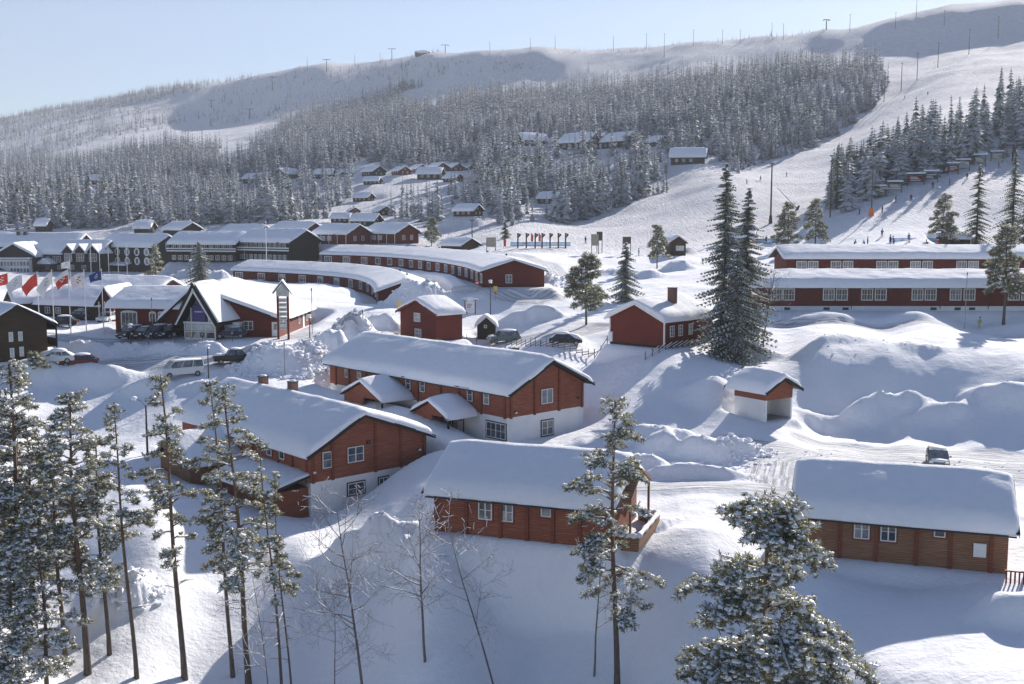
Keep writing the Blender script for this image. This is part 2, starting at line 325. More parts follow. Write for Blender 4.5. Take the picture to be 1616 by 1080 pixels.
def build_ground():
    rr = []
    r = 14.0
    while r < 3300:
        rr.append(r); r *= 1.012 if r < 55 else (1.0042 if r < 190 else (1.0065 if r < 420 else (1.012 if r < 1200 else 1.05)))
    rr = np.array(rr); an = np.concatenate([np.linspace(-1.35, -.56, 60), np.linspace(-.55, .55, 1000), np.linspace(.56, 1.35, 60)])
    A_, R_ = np.meshgrid(an, rr); X = (R_*np.sin(A_)).ravel(); Y = (R_*np.cos(A_)).ravel()
    Z = h(X, Y)
    global GMIN, GMAX; GMIN, GMAX = float(Z.min()), max(float(Z.max()), 240.); print('GROUND', GMIN, GMAX)
    n, k = R_.shape; idx = np.arange(n*k).reshape(n, k)
    q = np.stack([idx[:-1, :-1], idx[:-1, 1:], idx[1:, 1:], idx[1:, :-1]], -1).reshape(-1, 4)[:, ::-1]
    me = mesh_np('snow_ground', np.stack([X, Y, Z], -1), q, ['snow_ground'], smooth=True)
    rm, lat = road_field(X, Y)
    for nme, val in (('packed', rm), ('lateral', lat)):
        at_ = me.attributes.new(nme, 'FLOAT', 'POINT'); at_.data.foreach_set('value', val.astype(np.float32))
    u, v, s = proj(X, Y, Z)
    far = sstep((np.hypot(X, Y)-230)/60)
    at_ = me.attributes.new('slope_marks', 'FLOAT', 'POINT'); at_.data.foreach_set('value', (far*.6).astype(np.float32))
    o = link('snow_ground', me); o['kind'] = 'structure'
    return o
# ---------------------------------------------------------------- mesh helpers
class MB:
    def __init__(s): s.v = []; s.f = []; s.m = []; s.mats = []
    def mi(s, mat):
        if mat not in s.mats: s.mats.append(mat)
        return s.mats.index(mat)
    def face(s, pts, mat):
        b = len(s.v); s.v += [tuple(p) for p in pts]; s.f.append(tuple(range(b, b+len(pts)))); s.m.append(s.mi(mat))
    def box(s, x0, x1, y0, y1, z0, z1, mat, rot=None, at=None):
        b = len(s.v); P_ = [(x0, y0, z0), (x1, y0, z0), (x1, y1, z0), (x0, y1, z0), (x0, y0, z1), (x1, y0, z1), (x1, y1, z1), (x0, y1, z1)]
        if rot is not None: P_ = [tuple(rot@Vector(p)) for p in P_]
        if at is not None: P_ = [(p[0]+at[0], p[1]+at[1], p[2]+at[2]) for p in P_]
        s.v += P_; k = s.mi(mat)
        for q in ((0, 3, 2, 1), (4, 5, 6, 7), (0, 1, 5, 4), (1, 2, 6, 5), (2, 3, 7, 6), (3, 0, 4, 7)): s.f.append(tuple(b+i for i in q)); s.m.append(k)
    def prism(s, prof, axis, a0, a1, mat):
        """extrude a closed 2-D outline along an axis (x: prof is (y,z); y: prof is (x,z))"""
        n = len(prof); b = len(s.v); k = s.mi(mat)
        for a in (a0, a1):
            for p in prof: s.v.append((a, p[0], p[1]) if axis == 'x' else ((p[0], a, p[1]) if axis == 'y' else (p[0], p[1], a)))
        s.f.append(tuple(b+i for i in range(n))[::-1]); s.f.append(tuple(b+n+i for i in range(n))); s.m += [k, k]
        for i in range(n):
            j = (i+1) % n; s.f.append((b+i, b+j, b+n+j, b+n+i)); s.m.append(k)
    def tube(s, pts, rad, mat, n=6, cap=True):
        k = s.mi(mat); rings = []
        for i, p in enumerate(pts):
            p = Vector(p); d = (Vector(pts[min(i+1, len(pts)-1)])-Vector(pts[max(i-1, 0)])).normalized()
            a = d.orthogonal().normalized() if abs(d.z) < .95 else Vector((1, 0, 0)); a = (a-d*a.dot(d)).normalized(); c = d.cross(a)
            r = rad[i] if isinstance(rad, (list, tuple)) else rad; rings.append(len(s.v))
            for j in range(n): t_ = 2*math.pi*j/n; q = p+a*math.cos(t_)*r+c*math.sin(t_)*r; s.v.append(tuple(q))
        for i in range(len(pts)-1):
            for j in range(n): j2 = (j+1) % n; s.f.append((rings[i]+j, rings[i]+j2, rings[i+1]+j2, rings[i+1]+j)); s.m.append(k)
        if cap: s.f.append(tuple(rings[-1]+j for j in range(n))); s.m.append(k); s.f.append(tuple(rings[0]+j for j in range(n))[::-1]); s.m.append(k)
    def blob(s, c, r, mat, n=8, k2=5, jit=.15, rs=None):
        rs = rs or random; k = s.mi(mat); b = len(s.v); rx, ry, rz = (r, r, r) if isinstance(r, (int, float)) else r
        s.v.append((c[0], c[1], c[2]+rz))
        for i in range(1, k2):
            ph = math.pi*i/k2
            for j in range(n):
                t_ = 2*math.pi*j/n; q = 1+rs.uniform(-jit, jit)
                s.v.append((c[0]+rx*q*math.sin(ph)*math.cos(t_), c[1]+ry*q*math.sin(ph)*math.sin(t_), c[2]+rz*q*math.cos(ph)))
        s.v.append((c[0], c[1], c[2]-rz)); e = len(s.v)-1
        for j in range(n):
            j2 = (j+1) % n; s.f.append((b, b+1+j, b+1+j2)); s.m.append(k); s.f.append((e, e-n+j2, e-n+j)); s.m.append(k)
            for i in range(k2-2): o_ = b+1+i*n; s.f.append((o_+j, o_+n+j, o_+n+j2, o_+j2)); s.m.append(k)
    def mesh(s, name, smooth=False):
        me = bpy.data.meshes.new(name); me.from_pydata(s.v, [], s.f)
        for m_ in s.mats: me.materials.append(M[m_])
        me.polygons.foreach_set('material_index', s.m)
        if smooth: me.polygons.foreach_set('use_smooth', [True]*len(s.f))
        me.update(); return me
    def build(s, name, parent=None, smooth=False): return link(name, s.mesh(name, smooth), parent)
def tag(o, label=None, cat=None, group=None, kind=None):
    if label: o['label'] = label
    if cat: o['category'] = cat
    if group: o['group'] = group
    if kind: o['kind'] = kind
    return o
def empty(name, loc, rz=0, label=None, cat=None, group=None):
    o = bpy.data.objects.new(name, None); COL.objects.link(o); o.location = loc; o.rotation_euler = (0, 0, rz); o.empty_display_size = .5
    return tag(o, label, cat, group)
def copy_tree(o, parent=None):
    c = o.copy(); COL.objects.link(c)
    if parent: c.parent = parent; c.matrix_parent_inverse = o.matrix_parent_inverse
    for ch in [x for x in bpy.data.objects if x.parent == o]: copy_tree(ch, c)
    return c
KIDS = {}
def kids(o):
    return [x for x in bpy.data.objects if x.parent == o]
def make_copies(src, places):
    """places: list of (location, rot z, scale, label)"""
    fam = [(c, [g for g in kids(c)]) for c in kids(src)]
    out = []
    for (loc, rz, sc_, lab) in places:
        r = src.copy(); COL.objects.link(r); r.location = loc; r.rotation_euler = (0, 0, rz); r.scale = (sc_,)*3 if isinstance(sc_, (int, float)) else sc_
        if lab: r['label'] = lab
        for c, gs in fam:
            c2 = c.copy(); COL.objects.link(c2); c2.parent = r
            for g in gs: g2 = g.copy(); COL.objects.link(g2); g2.parent = c2
        out.append(r)
    return out
# ---------------------------------------------------------------- roof snow
def snow_cap(root, name, L, W, he, hr, rf, oe, og, t, warp=None, seed=0, parent=None, hip=False, sag=.12, flat_end=None, thin=1.0):
    """rounded slab of snow on a pitched roof; local frame x 0..L, y 0..W"""
    rs = np.random.RandomState(seed+1); y0, y1 = -oe-.08, W+oe+.08; x0, x1 = -og-.03, L+og+.03
    def edge_grid(a, b, n, e):
        k = np.linspace(0, 1, 7)**1.6*e; return np.concatenate([a+k, np.linspace(a+e, b-e, n)[1:-1], (b-k)[::-1]])
    e = min(t*1.2, (y1-y0)*.2); nx = int(max(8, min(110, (x1-x0)/.45))); ny = int(max(8, min(46, (y1-y0)/.4)))
    ex = min(.38, e); xs = edge_grid(x0, x1, nx, ex); ys = edge_grid(y0, y1, ny, e); X, Y = np.meshgrid(xs, ys)
    yr = W*rf; s1 = (hr-he)/yr; s2 = (hr-he)/(W-yr)
    def roof(Yv): return hr-np.where(Yv < yr, (yr-Yv)*s1, (Yv-yr)*s2)
    rr = .9*t+.25
    soft = hr+.0-np.where(Y < yr, s1, s2)*(np.sqrt((Y-yr)**2+rr*rr)-rr*.55)
    dx = np.minimum(X-x0, x1-X); dy = np.minimum(Y-y0, y1-Y); q = np.clip(1-dx/ex, 0, 1)**2+np.clip(1-dy/e, 0, 1)**2
    ed = np.sqrt(np.clip(1-q, 0, 1)); ox, oy = rs.rand(2)*90
    th = t*(1+.16*fbm(X+ox, Y+oy, 4.5, 3)+.10*fbm(X+ox+9, Y+oy, 1.5, 3))*(.68+.32*sstep(dx/1.8))
    base = roof(Y)+.03
    Z = np.maximum(base+.02, base*(1-ed)+(np.maximum(soft, base)+th)*ed)
    bul = np.clip(1-dy/e, 0, 1)*(1-np.abs(1-2*np.clip(dy/e, 0, 1)))
    Z = np.where(dy < e, Z-sag*np.clip(1-dy/e, 0, 1), Z)
    # eave edge runs a little ragged
    rag = .14*fbm(X+ox, Y*0+oy, 2.0, 3)
    Yp = Y+np.where(Y < W/2, -1, 1)*rag*(np.clip(1-dy/e, 0, 1))
    Xp = X+.10*fbm(Y+oy, X*0+ox, 2.0, 3)*np.clip(1-dx/ex, 0, 1)
    ny_, nx_ = X.shape; V = np.stack([Xp.ravel(), Yp.ravel(), Z.ravel()], -1); idx = np.arange(ny_*nx_).reshape(ny_, nx_)
    q4 = np.stack([idx[:-1, :-1], idx[:-1, 1:], idx[1:, 1:], idx[1:, :-1]], -1).reshape(-1, 4)
    # underside
    V2 = np.stack([Xp.ravel(), Yp.ravel(), np.minimum(roof(Y)-.0, Z-.03).ravel()], -1); n0 = len(V)
    border = np.concatenate([idx[0, :], idx[1:, -1], idx[-1, -2::-1], idx[-2:0:-1, 0]]); 
    qb = np.stack([border, np.roll(border, -1), np.roll(border, -1)+n0, border+n0], -1)[:, ::-1]
    q5 = q4[:, ::-1]+n0
    V = np.concatenate([V, V2])
    if warp is not None: V = warp(V)
    me = mesh_np(name, V, np.concatenate([q4, q5, qb]), ['snow_roof'], smooth=True)
    return link(name, me, parent or root)
# ---------------------------------------------------------------- windows and doors
def win_mesh(w, hgt, cols=2, rows=2, frame='white_trim', casing=None, cw=.1, arch=False, glassm='glass', b=.08):
    f = MB()
    if casing:
        k = casing; f.box(-w/2-cw, -w/2, -.05, 0, -hgt/2-cw, hgt/2+cw, k); f.box(w/2, w/2+cw, -.05, 0, -hgt/2-cw, hgt/2+cw, k)
        f.box(-w/2, w/2, -.05, 0, hgt/2, hgt/2+cw, k); f.box(-w/2-cw*.5, w/2+cw*.5, -.09, 0, -hgt/2-cw, -hgt/2, k)
    f.box(-w/2, -w/2+b, -.075, 0, -hgt/2, hgt/2, frame); f.box(w/2-b, w/2, -.075, 0, -hgt/2, hgt/2, frame)
    f.box(-w/2+b, w/2-b, -.075, 0, hgt/2-b, hgt/2, frame); f.box(-w/2+b, w/2-b, -.075, 0, -hgt/2, -hgt/2+b, frame)
    for i in range(1, cols):
        x = -w/2+w*i/cols; t_ = .045 if cols == 2 or i % 2 == 0 else .022; f.box(x-t_, x+t_, -.06, -.01, -hgt/2+b, hgt/2-b, frame)
    for i in range(1, rows):
        z = -hgt/2+hgt*i/rows; f.box(-w/2+b, w/2-b, -.055, -.012, z-.02, z+.02, frame)
    g = MB(); g.box(-w/2+b*.9, w/2-b*.9, -.035, -.006, -hgt/2+b*.9, hgt/2-b*.9, glassm)
    return f.mesh('window'), g.mesh('pane')
_wc = {}
def window(root, face, a, z, dims, w, hgt, cols=2, rows=2, frame='white_trim', casing=None, warp=None, name='window', glassm='glass', off=0, b=.08):
    key = (round(w, 2), round(hgt, 2), cols, rows, frame, casing, glassm, b)
    if key not in _wc: _wc[key] = win_mesh(w, hgt, cols, rows, frame, casing, glassm=glassm, b=b)
    L, W_ = dims
    loc, rz = {'front': ((a, -off, z), 0), 'back': ((a, W_+off, z), math.pi), 'right': ((L+off, a, z), math.pi/2), 'left': ((-off, a, z), -math.pi/2)}[face]
    if warp: loc, rz = warp(loc, rz)
    o = link(name, _wc[key][0], root); o.location = loc; o.rotation_euler = (0, 0, rz); p = link('pane', _wc[key][1], o)
    return o
def on_wall(root, face, dims, u, v):
    """photo pixel -> (distance along the wall, height) in the house frame"""
    Mi = Matrix.Translation(root.location)@Matrix.Rotation(root.rotation_euler.z, 4, 'Z'); Mi = Mi.inverted()
    d = CF+Vector((1, 0, 0))*((u-CX)/F)+CU*((CY-v)/F); o = Mi@Vector((0, 0, CAMZ)); dl = (Mi.to_3x3())@d; L, W_ = dims
    if face in ('front', 'back'): t_ = ((0 if face == 'front' else W_)-o.y)/dl.y; p = o+dl*t_; return p.x, p.z
    t_ = ((L if face == 'right' else 0)-o.x)/dl.x; p = o+dl*t_; return p.y, p.z
# ---------------------------------------------------------------- gabled house
def house(name, label, cat, A, B, W_, he, hr, base_h=0.0, rf=.5, oe=.6, og=.6, t=.6, wall='log_orange', base='plaster', trim='dark_trim', group=None,
          posts=None, postm='log_post', seed=0, ridge_ext=0, sink=1.5, zg=None, snow=True, thick=.16, soft=2.5, padit=True, sag=.12, pz=0.0, corner=None):
    A = Vector(A); B = Vector(B); z = zg if zg is not None else min(A.z, B.z); L = (B.xy-A.xy).length; ang = math.atan2(B.y-A.y, B.x-A.x)
    root = empty(name, (A.x, A.y, z), ang, label, cat, group); dims = (L, W_)
    ca, sa = math.cos(ang), math.sin(ang)
    if padit: pad(A.x+ca*L/2-sa*W_/2, A.y+sa*L/2+ca*W_/2, ang, L/2+.2, W_/2+.2, z+pz, soft)
    yr = W_*rf; w = MB()
    w.prism([(0, base_h), (W_, base_h), (W_, he), (yr, hr), (0, he)], 'x', 0, L, wall)
    w.build('wall', root)
    if base_h > -sink: b = MB(); b.box(.03, L-.03, .03, W_-.03, -sink, base_h+.001, base); b.build('foundation', root)
    s1 = (hr-he)/yr; s2 = (hr-he)/(W_-yr); r = MB(); th = thick
    z0 = he-oe*s1; z1 = he-oe*s2
    r.prism([(-oe, z0+.03), (yr, hr+.03), (W_+oe, z1+.03), (W_+oe, z1+.03+th), (yr, hr+.03+th), (-oe, z0+.03+th)], 'x', -og, L+og, trim)
    for x in (-og-.05, L+og):   # bargeboards
        r.prism([(-oe-.03, z0-.1), (yr, hr-.1), (W_+oe+.03, z1-.1), (W_+oe+.03, z1+th+.06), (yr, hr+th+.06), (-oe-.03, z0+th+.06)], 'x', x, x+.05, trim)
    ro = r.build('roof', root)
    if snow: snow_cap(root, 'roof_snow', L, W_, he+th, hr+th, rf, oe, og, t, seed=seed, parent=ro, sag=sag)
    if corner:
        for (x, y) in ((-.04, -.04), (L-.12, -.04), (-.04, W_-.12), (L-.12, W_-.12)):
            c_ = MB(); c_.box(x, x+.16, y, y+.16, base_h, he-.05, corner); c_.build('corner_board', root)
    if posts:
        for face, lst in posts.items():
            for a in lst:
                top = he-.02; pm = MB()
                if face == 'front': pm.box(a-.11, a+.11, -.13, .05, base_h-.1, top, postm)
                elif face == 'back': pm.box(a-.11, a+.11, W_-.05, W_+.13, base_h-.1, top, postm)
                else:
                    zt = (he+min(a, yr)*s1 if a < yr else he+(W_-a)*s2)-.05; xx = L if face == 'right' else 0
                    pm.box(xx-.05 if face == 'right' else xx-.13, xx+.13 if face == 'right' else xx+.05, a-.11, a+.11, base_h-.1, zt, postm)
                pm.build('log_joint', root)
    return root, dims
def chimney(root, x, y, z0, z1, w=.5, mat='brick', cap='dark_metal', parent=None, snowcap=True, name='chimney'):
    c = MB(); c.box(x-w/2, x+w/2, y-w/2, y+w/2, z0, z1, mat); c.box(x-w/2-.05, x+w/2+.05, y-w/2-.05, y+w/2+.05, z1, z1+.08, cap)
    if snowcap: c.blob((x, y, z1+.1), (w*.5, w*.5, .14), 'snow_clump')
    return c.build(name, parent or root)
def vent(root, x, y, z, n=1, gap=.5):
    for i in range(n):
        c = MB(); c.tube([(x+i*gap, y, z-.5), (x+i*gap, y, z+.35)], .1, 'dark_metal', 8); c.tube([(x+i*gap, y, z+.35), (x+i*gap, y, z+.45)], .17, 'dark_metal', 8); c.build('vent_pipe', root)
# ---------------------------------------------------------------- buildings
def xy(p, z): return Vector((p[0], p[1], z))
def posts_px(root, dims, face, us, v, z0, he, rf=.5, hr=None, mat='log_post'):
    L, W_ = dims; yr = W_*rf
    for u in us:
        a, _ = on_wall(root, face, dims, u, v); p = MB()
        if face == 'front': p.box(a-.12, a+.12, -.14, .05, z0, he-.02, mat)
        else:
            zt = (he+a*(hr-he)/yr if a < yr else he+(W_-a)*(hr-he)/(W_-yr))-.05
            xx = L if face == 'right' else 0; p.box(xx-.05, xx+.14, a-.12, a+.12, z0, zt, mat) if face == 'right' else p.box(xx-.14, xx+.05, a-.12, a+.12, z0, zt, mat)
        p.build('log_joint', root)
def win_px(root, dims, face, lst, w, hgt, **k):
    for (u, v) in lst:
        a, z = on_wall(root, face, dims, u, v); window(root, face, a, z, dims, w, hgt, **k)
def icicle_gutter(root, L, he, oe): 
    g = MB(); g.tube([(-.4, -oe-.12, he-.28), (L+.4, -oe-.12, he-.28)], .07, 'dark_metal', 6); g.build('gutter', root)

# --- long two-storey log house with white basement (centre)
A = P(521, 605, 13.3); B = P(800, 660, 16.24); Z0 = .5
b1, d1 = house('log_house', 'long two-storey orange log house on a white plastered ground floor, with two gabled porches', 'house', A, B, 10.7, 5.02, 7.6, base_h=2.5, zg=Z0, oe=.55, og=1.0, t=.55, seed=3, sink=2.5)
posts_px(b1, d1, 'front', [531, 552, 579, 603, 660, 696, 725, 760, 797], 625, 2.4, 5.02)
posts_px(b1, d1, 'right', [806, 843.5, 882, 918], 620, 2.4, 5.02, .5, 7.6)
win_px(b1, d1, 'front', [(548, 587), (567.5, 589), (644.5, 605), (667, 609), (742, 623), (768, 628)], .85, 1.35, cols=1, rows=2, casing='log_post')
win_px(b1, d1, 'right', [(863, 625.4)], 1.6, 1.5, cols=2, rows=1, casing='log_post', cw=.1) if False else win_px(b1, d1, 'right', [(863, 625.4)], 1.6, 1.5, cols=2, rows=1, casing='log_post')
win_px(b1, d1, 'right', [(863.6, 675)], 1.6, 1.5, cols=2, rows=2, casing='dark_trim')
win_px(b1, d1, 'front', [(783, 679.5)], 2.9, 1.55, cols=4, rows=2, casing='dark_trim')
win_px(b1, d1, 'front', [(713, 671)], 1.0, 1.2, cols=2, rows=2, casing='red_trim')
icicle_gutter(b1, d1[0], 5.02, .55)
def door(root, dims, face, a, z, w=.95, hgt=2.05, mat='white_trim', casing='dark_trim', name='door'):
    d = MB(); d.box(-w/2, w/2, -.05, 0, 0, hgt, mat); d.box(-w/2-.08, -w/2, -.07, 0, 0, hgt+.08, casing); d.box(w/2, w/2+.08, -.07, 0, 0, hgt+.08, casing); d.box(-w/2, w/2, -.07, 0, hgt, hgt+.08, casing)
    d.box(-w*.28, w*.28, -.07, -.049, hgt*.5, hgt*.9, 'glass')
    o = d.build(name, root); L, W_ = dims
    o.location = {'front': (a, 0, z), 'back': (a, W_, z), 'right': (L, a, z), 'left': (0, a, z)}[face]; o.rotation_euler = (0, 0, {'front': 0, 'back': math.pi, 'right': math.pi/2, 'left': -math.pi/2}[face])
    k = MB(); k.tube([(w*.38, -.05, 1.0), (w*.38, -.11, 1.0)], .025, 'grey_metal', 6); k.build('handle', o)
    return o
a, _ = on_wall(b1, 'front', d1, 727, 676); door(b1, d1, 'front', a, .25)
def porch(root, x0, x1, dep, he, hr, zb, wall_h, t=.45, seed=0, left_wall=True):
    """gabled porch in front of the y=0 wall: ridge runs outwards"""
    W_ = x1-x0; r = MB(); s1 = (hr-he)/(W_/2); o_ = .35; th = .14; xm = (x0+x1)/2
    r.prism([(x0-o_, he-o_*s1), (xm, hr), (x1+o_, he-o_*s1), (x1+o_, he-o_*s1+th), (xm, hr+th), (x0-o_, he-o_*s1+th)], 'y', -dep-.35, 0.0, 'dark_trim')
    ro = r.build('porch_roof', root)
    g = MB(); g.prism([(x0, he-.02), (x1, he-.02), (xm, hr-.02)], 'y', -dep-.02, -dep+.1, 'log_orange'); g.build('porch_gable', root)
    if left_wall:
        w = MB(); w.box(x0, x0+.15, -dep, 0, zb, he, 'log_orange'); w.box(x0, xm+.1, -dep, -dep+.15, zb, he-.02, 'log_orange') if left_wall == 2 else None; w.build('porch_wall', root)
    for x in ([x1-.16] if left_wall else [x0, x1-.16]):
        p = MB(); p.box(x, x+.16, -dep, -dep+.16, zb-.5, he, 'dark_trim'); p.build('porch_post', root)
    h_ = MB()   # snow, as a cap turned by 90 degrees
    e = bpy.data.objects.new('porch_snow_pivot', None)
    def wp(V): return np.stack([x0+V[:, 1], -dep-.35-.0+V[:, 0]-0, V[:, 2]], -1)
    snow_cap(root, 'porch_snow', dep+.3, W_, he+th, hr+th, .5, o_, .05, t, warp=wp, seed=seed, parent=ro)
    bpy.data.objects.remove(e)
porch(b1, 21.4, 26.9, 3.7, 2.35, 3.65, .2, 2, seed=5, left_wall=2)
porch(b1, 9.1, 16.2, 4.0, 2.75, 4.35, 1.2, 2, seed=6, left_wall=2)
chimney(b1, d1[0]*.79, d1[1]*.66, 6.2, 8.2, .6, 'dark_metal')
for x in (5, 13): vent(b1, x, d1[1]*.56, 7.9, 2, .35)
# wall lamps at the corners
for u, v in ((812, 650),): 
    a, z = on_wall(b1, 'right', d1, u, v); l = MB(); l.box(d1[0], d1[0]+.2, a-.06, a+.06, z-.05, z+.05, 'dark_metal'); l.blob((d1[0]+.28, a, z-.08), (.1, .14, .1), 'lamp_glass'); l.build('wall_lamp', b1)
a, z = on_wall(b1, 'right', d1, 910, 627); l = MB(); l.box(d1[0], d1[0]+.2, a-.06, a+.06, z-.05, z+.05, 'dark_metal'); l.blob((d1[0]+.28, a, z-.08), (.1, .14, .1), 'dark_metal'); l.build('wall_lamp', b1)

# --- log house lower left, white basement, two chimneys
Bc = P(490, 760, 18.5); g = (P(673, 726, 16.97)-Bc); g.z = 0; wd = g.length; g.normalize(); ax = Vector((g.y, -g.x, 0)); A = Bc-ax*24.5
Z0 = -3.2
b2, d2 = house('log_house', 'orange log house with two chimneys, white basement and a low annex, behind the snowy pines', 'house', A, Bc, wd, 5.55, 8.25, base_h=3.0, rf=.42, zg=Z0, oe=.6, og=.6, t=.7, seed=11, sink=2)
posts_px(b2, d2, 'right', [493, 524, 592, 632, 669], 700, 2.95, 5.55, .42, 8.25)
posts_px(b2, d2, 'front', [462, 484, 440, 400, 350], 735, 2.95, 5.55)
win_px(b2, d2, 'right', [(516, 726)], .95, 1.45, cols=1, rows=2, casing='log_post'); win_px(b2, d2, 'right', [(561, 717)], 1.7, 1.4, cols=2, rows=2, casing='log_post')
win_px(b2, d2, 'right', [(562, 770.5)], 1.75, 1.05, cols=2, rows=2, casing='dark_trim'); win_px(b2, d2, 'right', [(605, 764)], 1.0, 1.25, cols=2, rows=2, casing='dark_trim')
win_px(b2, d2, 'front', [(445, 712), (425, 706), (360, 690), (330, 680)], .9, 1.5, cols=1, rows=2, casing='log_post')
for u, v in ((494, 744), (660, 708)):
    a, z = on_wall(b2, 'right', d2, u, v); l = MB(); l.box(d2[0], d2[0]+.2, a-.06, a+.06, z-.05, z+.05, 'dark_metal'); l.blob((d2[0]+.28, a, z-.08), (.12, .16, .1), 'lamp_glass'); l.build('wall_lamp', b2)
a, z = on_wall(b2, 'right', d2, 580, 698); l = MB(); l.box(d2[0], d2[0]+.25, a-.15, a+.15, z-.15, z+.15, 'dark_metal'); l.build('wall_vent', b2)
chimney(b2, 12.2, d2[1]*.46, 7.4, 9.8, .75, 'brick'); chimney(b2, 6.5, d2[1]*.46, 7.4, 9.7, .75, 'brick')
# annex in front of the left side
an = MB(); an.box(14.5, d2[0]-.4, -3.6, 0, -1.5, 2.6, 'log_post'); an.build('annex_wall', b2)
ar = MB(); ar.prism([(-4.2, 2.55), (0, 3.5), (0, 3.68), (-4.2, 2.73)], 'x', 14.1, d2[0], 'dark_trim'); aro = ar.build('annex_roof', b2)
snow_cap(b2, 'annex_snow', d2[0]-.4-14.1, 8.2, 2.75, 3.7, .5, .3, .05, .28, warp=lambda V: np.stack([14.3+V[:, 0], np.minimum(V[:, 1]-4.0, 0), V[:, 2]], -1), seed=9, parent=aro)
# gabled porch on its far left
def wing(root, x0, x1, y0, he, hr, zb, wallm, t, seed):
    W_ = x1-x0; xm = (x0+x1)/2; w = MB(); w.prism([(x0, zb), (x1, zb), (x1, he), (xm, hr), (x0, he)], 'y', y0, .02, wallm); w.build('wing_wall', root)
    s1 = (hr-he)/(W_/2); o_ = .5; r = MB(); r.prism([(x0-o_, he-o_*s1+.03), (xm, hr+.03), (x1+o_, he-o_*s1+.03), (x1+o_, he-o_*s1+.17), (xm, hr+.17), (x0-o_, he-o_*s1+.17)], 'y', y0-.5, 0, 'dark_trim'); ro = r.build('wing_roof', root)
    snow_cap(root, 'wing_snow', -y0+.4, W_, he+.17, hr+.17, .5, o_, .05, t, warp=lambda V: np.stack([x0+V[:, 1], y0-.4+V[:, 0], V[:, 2]], -1), seed=seed, parent=ro)
wing(b2, 6.3, 12.4, -5.2, 3.4, 5.4, -1.5, 'log_tan', .45, 15)

# --- single-storey log cabin centre
A = P(686, 838, 22.8); ang = R(-20); L = 12.3
B = A+Vector((math.cos(ang)*L, math.sin(ang)*L, 0))
c1, e1 = house('log_cabin', 'single-storey red-brown log cabin with smooth snow roof and a deck behind the tall pine', 'cabin', A, B, 8.2, 3.12, 5.2, zg=.45, pz=.3, oe=.5, og=.7, t=.62, seed=21, sink=.9, base_h=-.2, base='log_post', soft=2)
posts_px(c1, e1, 'front', [689, 736, 790, 832, 873, 915, 960], 820, -.2, 3.1)
win_px(c1, e1, 'front', [(766, 805), (799, 808)], 1.0, 1.35, cols=2, rows=3 if False else 2, casing='log_post'); win_px(c1, e1, 'front', [(862, 808)], .72, .68, cols=1, rows=1, casing='log_post')
icicle_gutter(c1, L, 3.1, .5)
# porch roof, deck and parapet at the right gable
p = MB(); p.prism([(1.0, 3.3), (4.1, 4.7), (7.2, 3.3), (7.2, 3.48), (4.1, 4.88), (1.0, 3.48)], 'x', L+.7, L+1.35, 'log_tan'); p.build('porch_canopy', c1)
for y in (1.4, 6.8): p = MB(); p.box(L+1.1, L+1.25, y, y+.15, .1, 3.3, 'log_tan'); p.build('porch_post', c1)
p = MB(); p.box(L, L+1.8, 1.2, 7.6, -.1, .12, 'log_tan'); p.build('deck', c1)
for nme, bx_ in (('deck_rail', (L+1.7, L+1.85, 1.2, 7.6, .1, .9)), ('deck_rail', (L+.0, L+1.7, 1.2, 1.35, .1, .9)), ('deck_rail', (L+.3, L+1.7, 7.45, 7.6, .1, .9))):
    p = MB(); p.box(*bx_, 'log_tan'); o = p.build(nme, c1); s_ = MB(); x0, x1, y0, y1, z0, z1 = bx_
    n = 14
    pts = [((x0+x1)/2, y0+(y1-y0)*i/n, z1+.06) for i in range(n+1)] if y1-y0 > 1 else [(x0+(x1-x0)*i/n, (y0+y1)/2, z1+.06) for i in range(n+1)]
    s_.tube(pts, [.17+.04*math.sin(i*1.7) for i in range(n+1)], 'snow_clump', 8); s_.build('rail_snow', o, True)
# --- log cabin right
A = P(1258, 872, 23.1); ang = R(-19); L = 13.1
B = A+Vector((math.cos(ang)*L, math.sin(ang)*L, 0))
c2, e2 = house('log_cabin', 'single-storey tan log cabin with smooth snow roof, at the lower right above the snow bank', 'cabin', A, B, 8.4, 3.12, 5.25, zg=-.75, pz=.2, oe=.5, og=.55, t=.66, seed=31, sink=.9, wall='log_tan', base_h=-.2, base='dark_trim', soft=2)
posts_px(c2, e2, 'front', [1263, 1325, 1383, 1447, 1501, 1565], 850, -.2, 3.1)
win_px(c2, e2, 'front', [(1360, 835), (1402, 839)], 1.0, 1.35, cols=2, rows=2, casing='log_post'); win_px(c2, e2, 'front', [(1483, 840)], .72, .68, cols=1, rows=1, casing='log_post')
a, z = on_wall(c2, 'front', e2, 1546, 868); p = MB(); p.box(a-.38, a+.38, -.16, 0, z-.45, z+.45, 'white_trim'); p.build('meter_cabinet', c2)
icicle_gutter(c2, L, 3.1, .5)
p = MB(); p.box(L-.3, L+3.6, -1.6, 6, -.25, -.05, 'log_post')
p.build('deck', c2)
for i in range(16):
    q = MB(); q.box(L-.25+i*.25, L-.15+i*.25, -1.6, -1.56, -.05, .85, 'red_trim'); q.build('baluster', c2)
q = MB(); q.box(L-.3, L+3.7, -1.64, -1.52, .85, .93, 'red_trim'); q.build('deck_rail', c2)
q = MB(); q.box(L+1.2, L+1.35, 1.0, 1.15, -.1, 2.2, 'white_trim'); q.build('porch_post', c2)

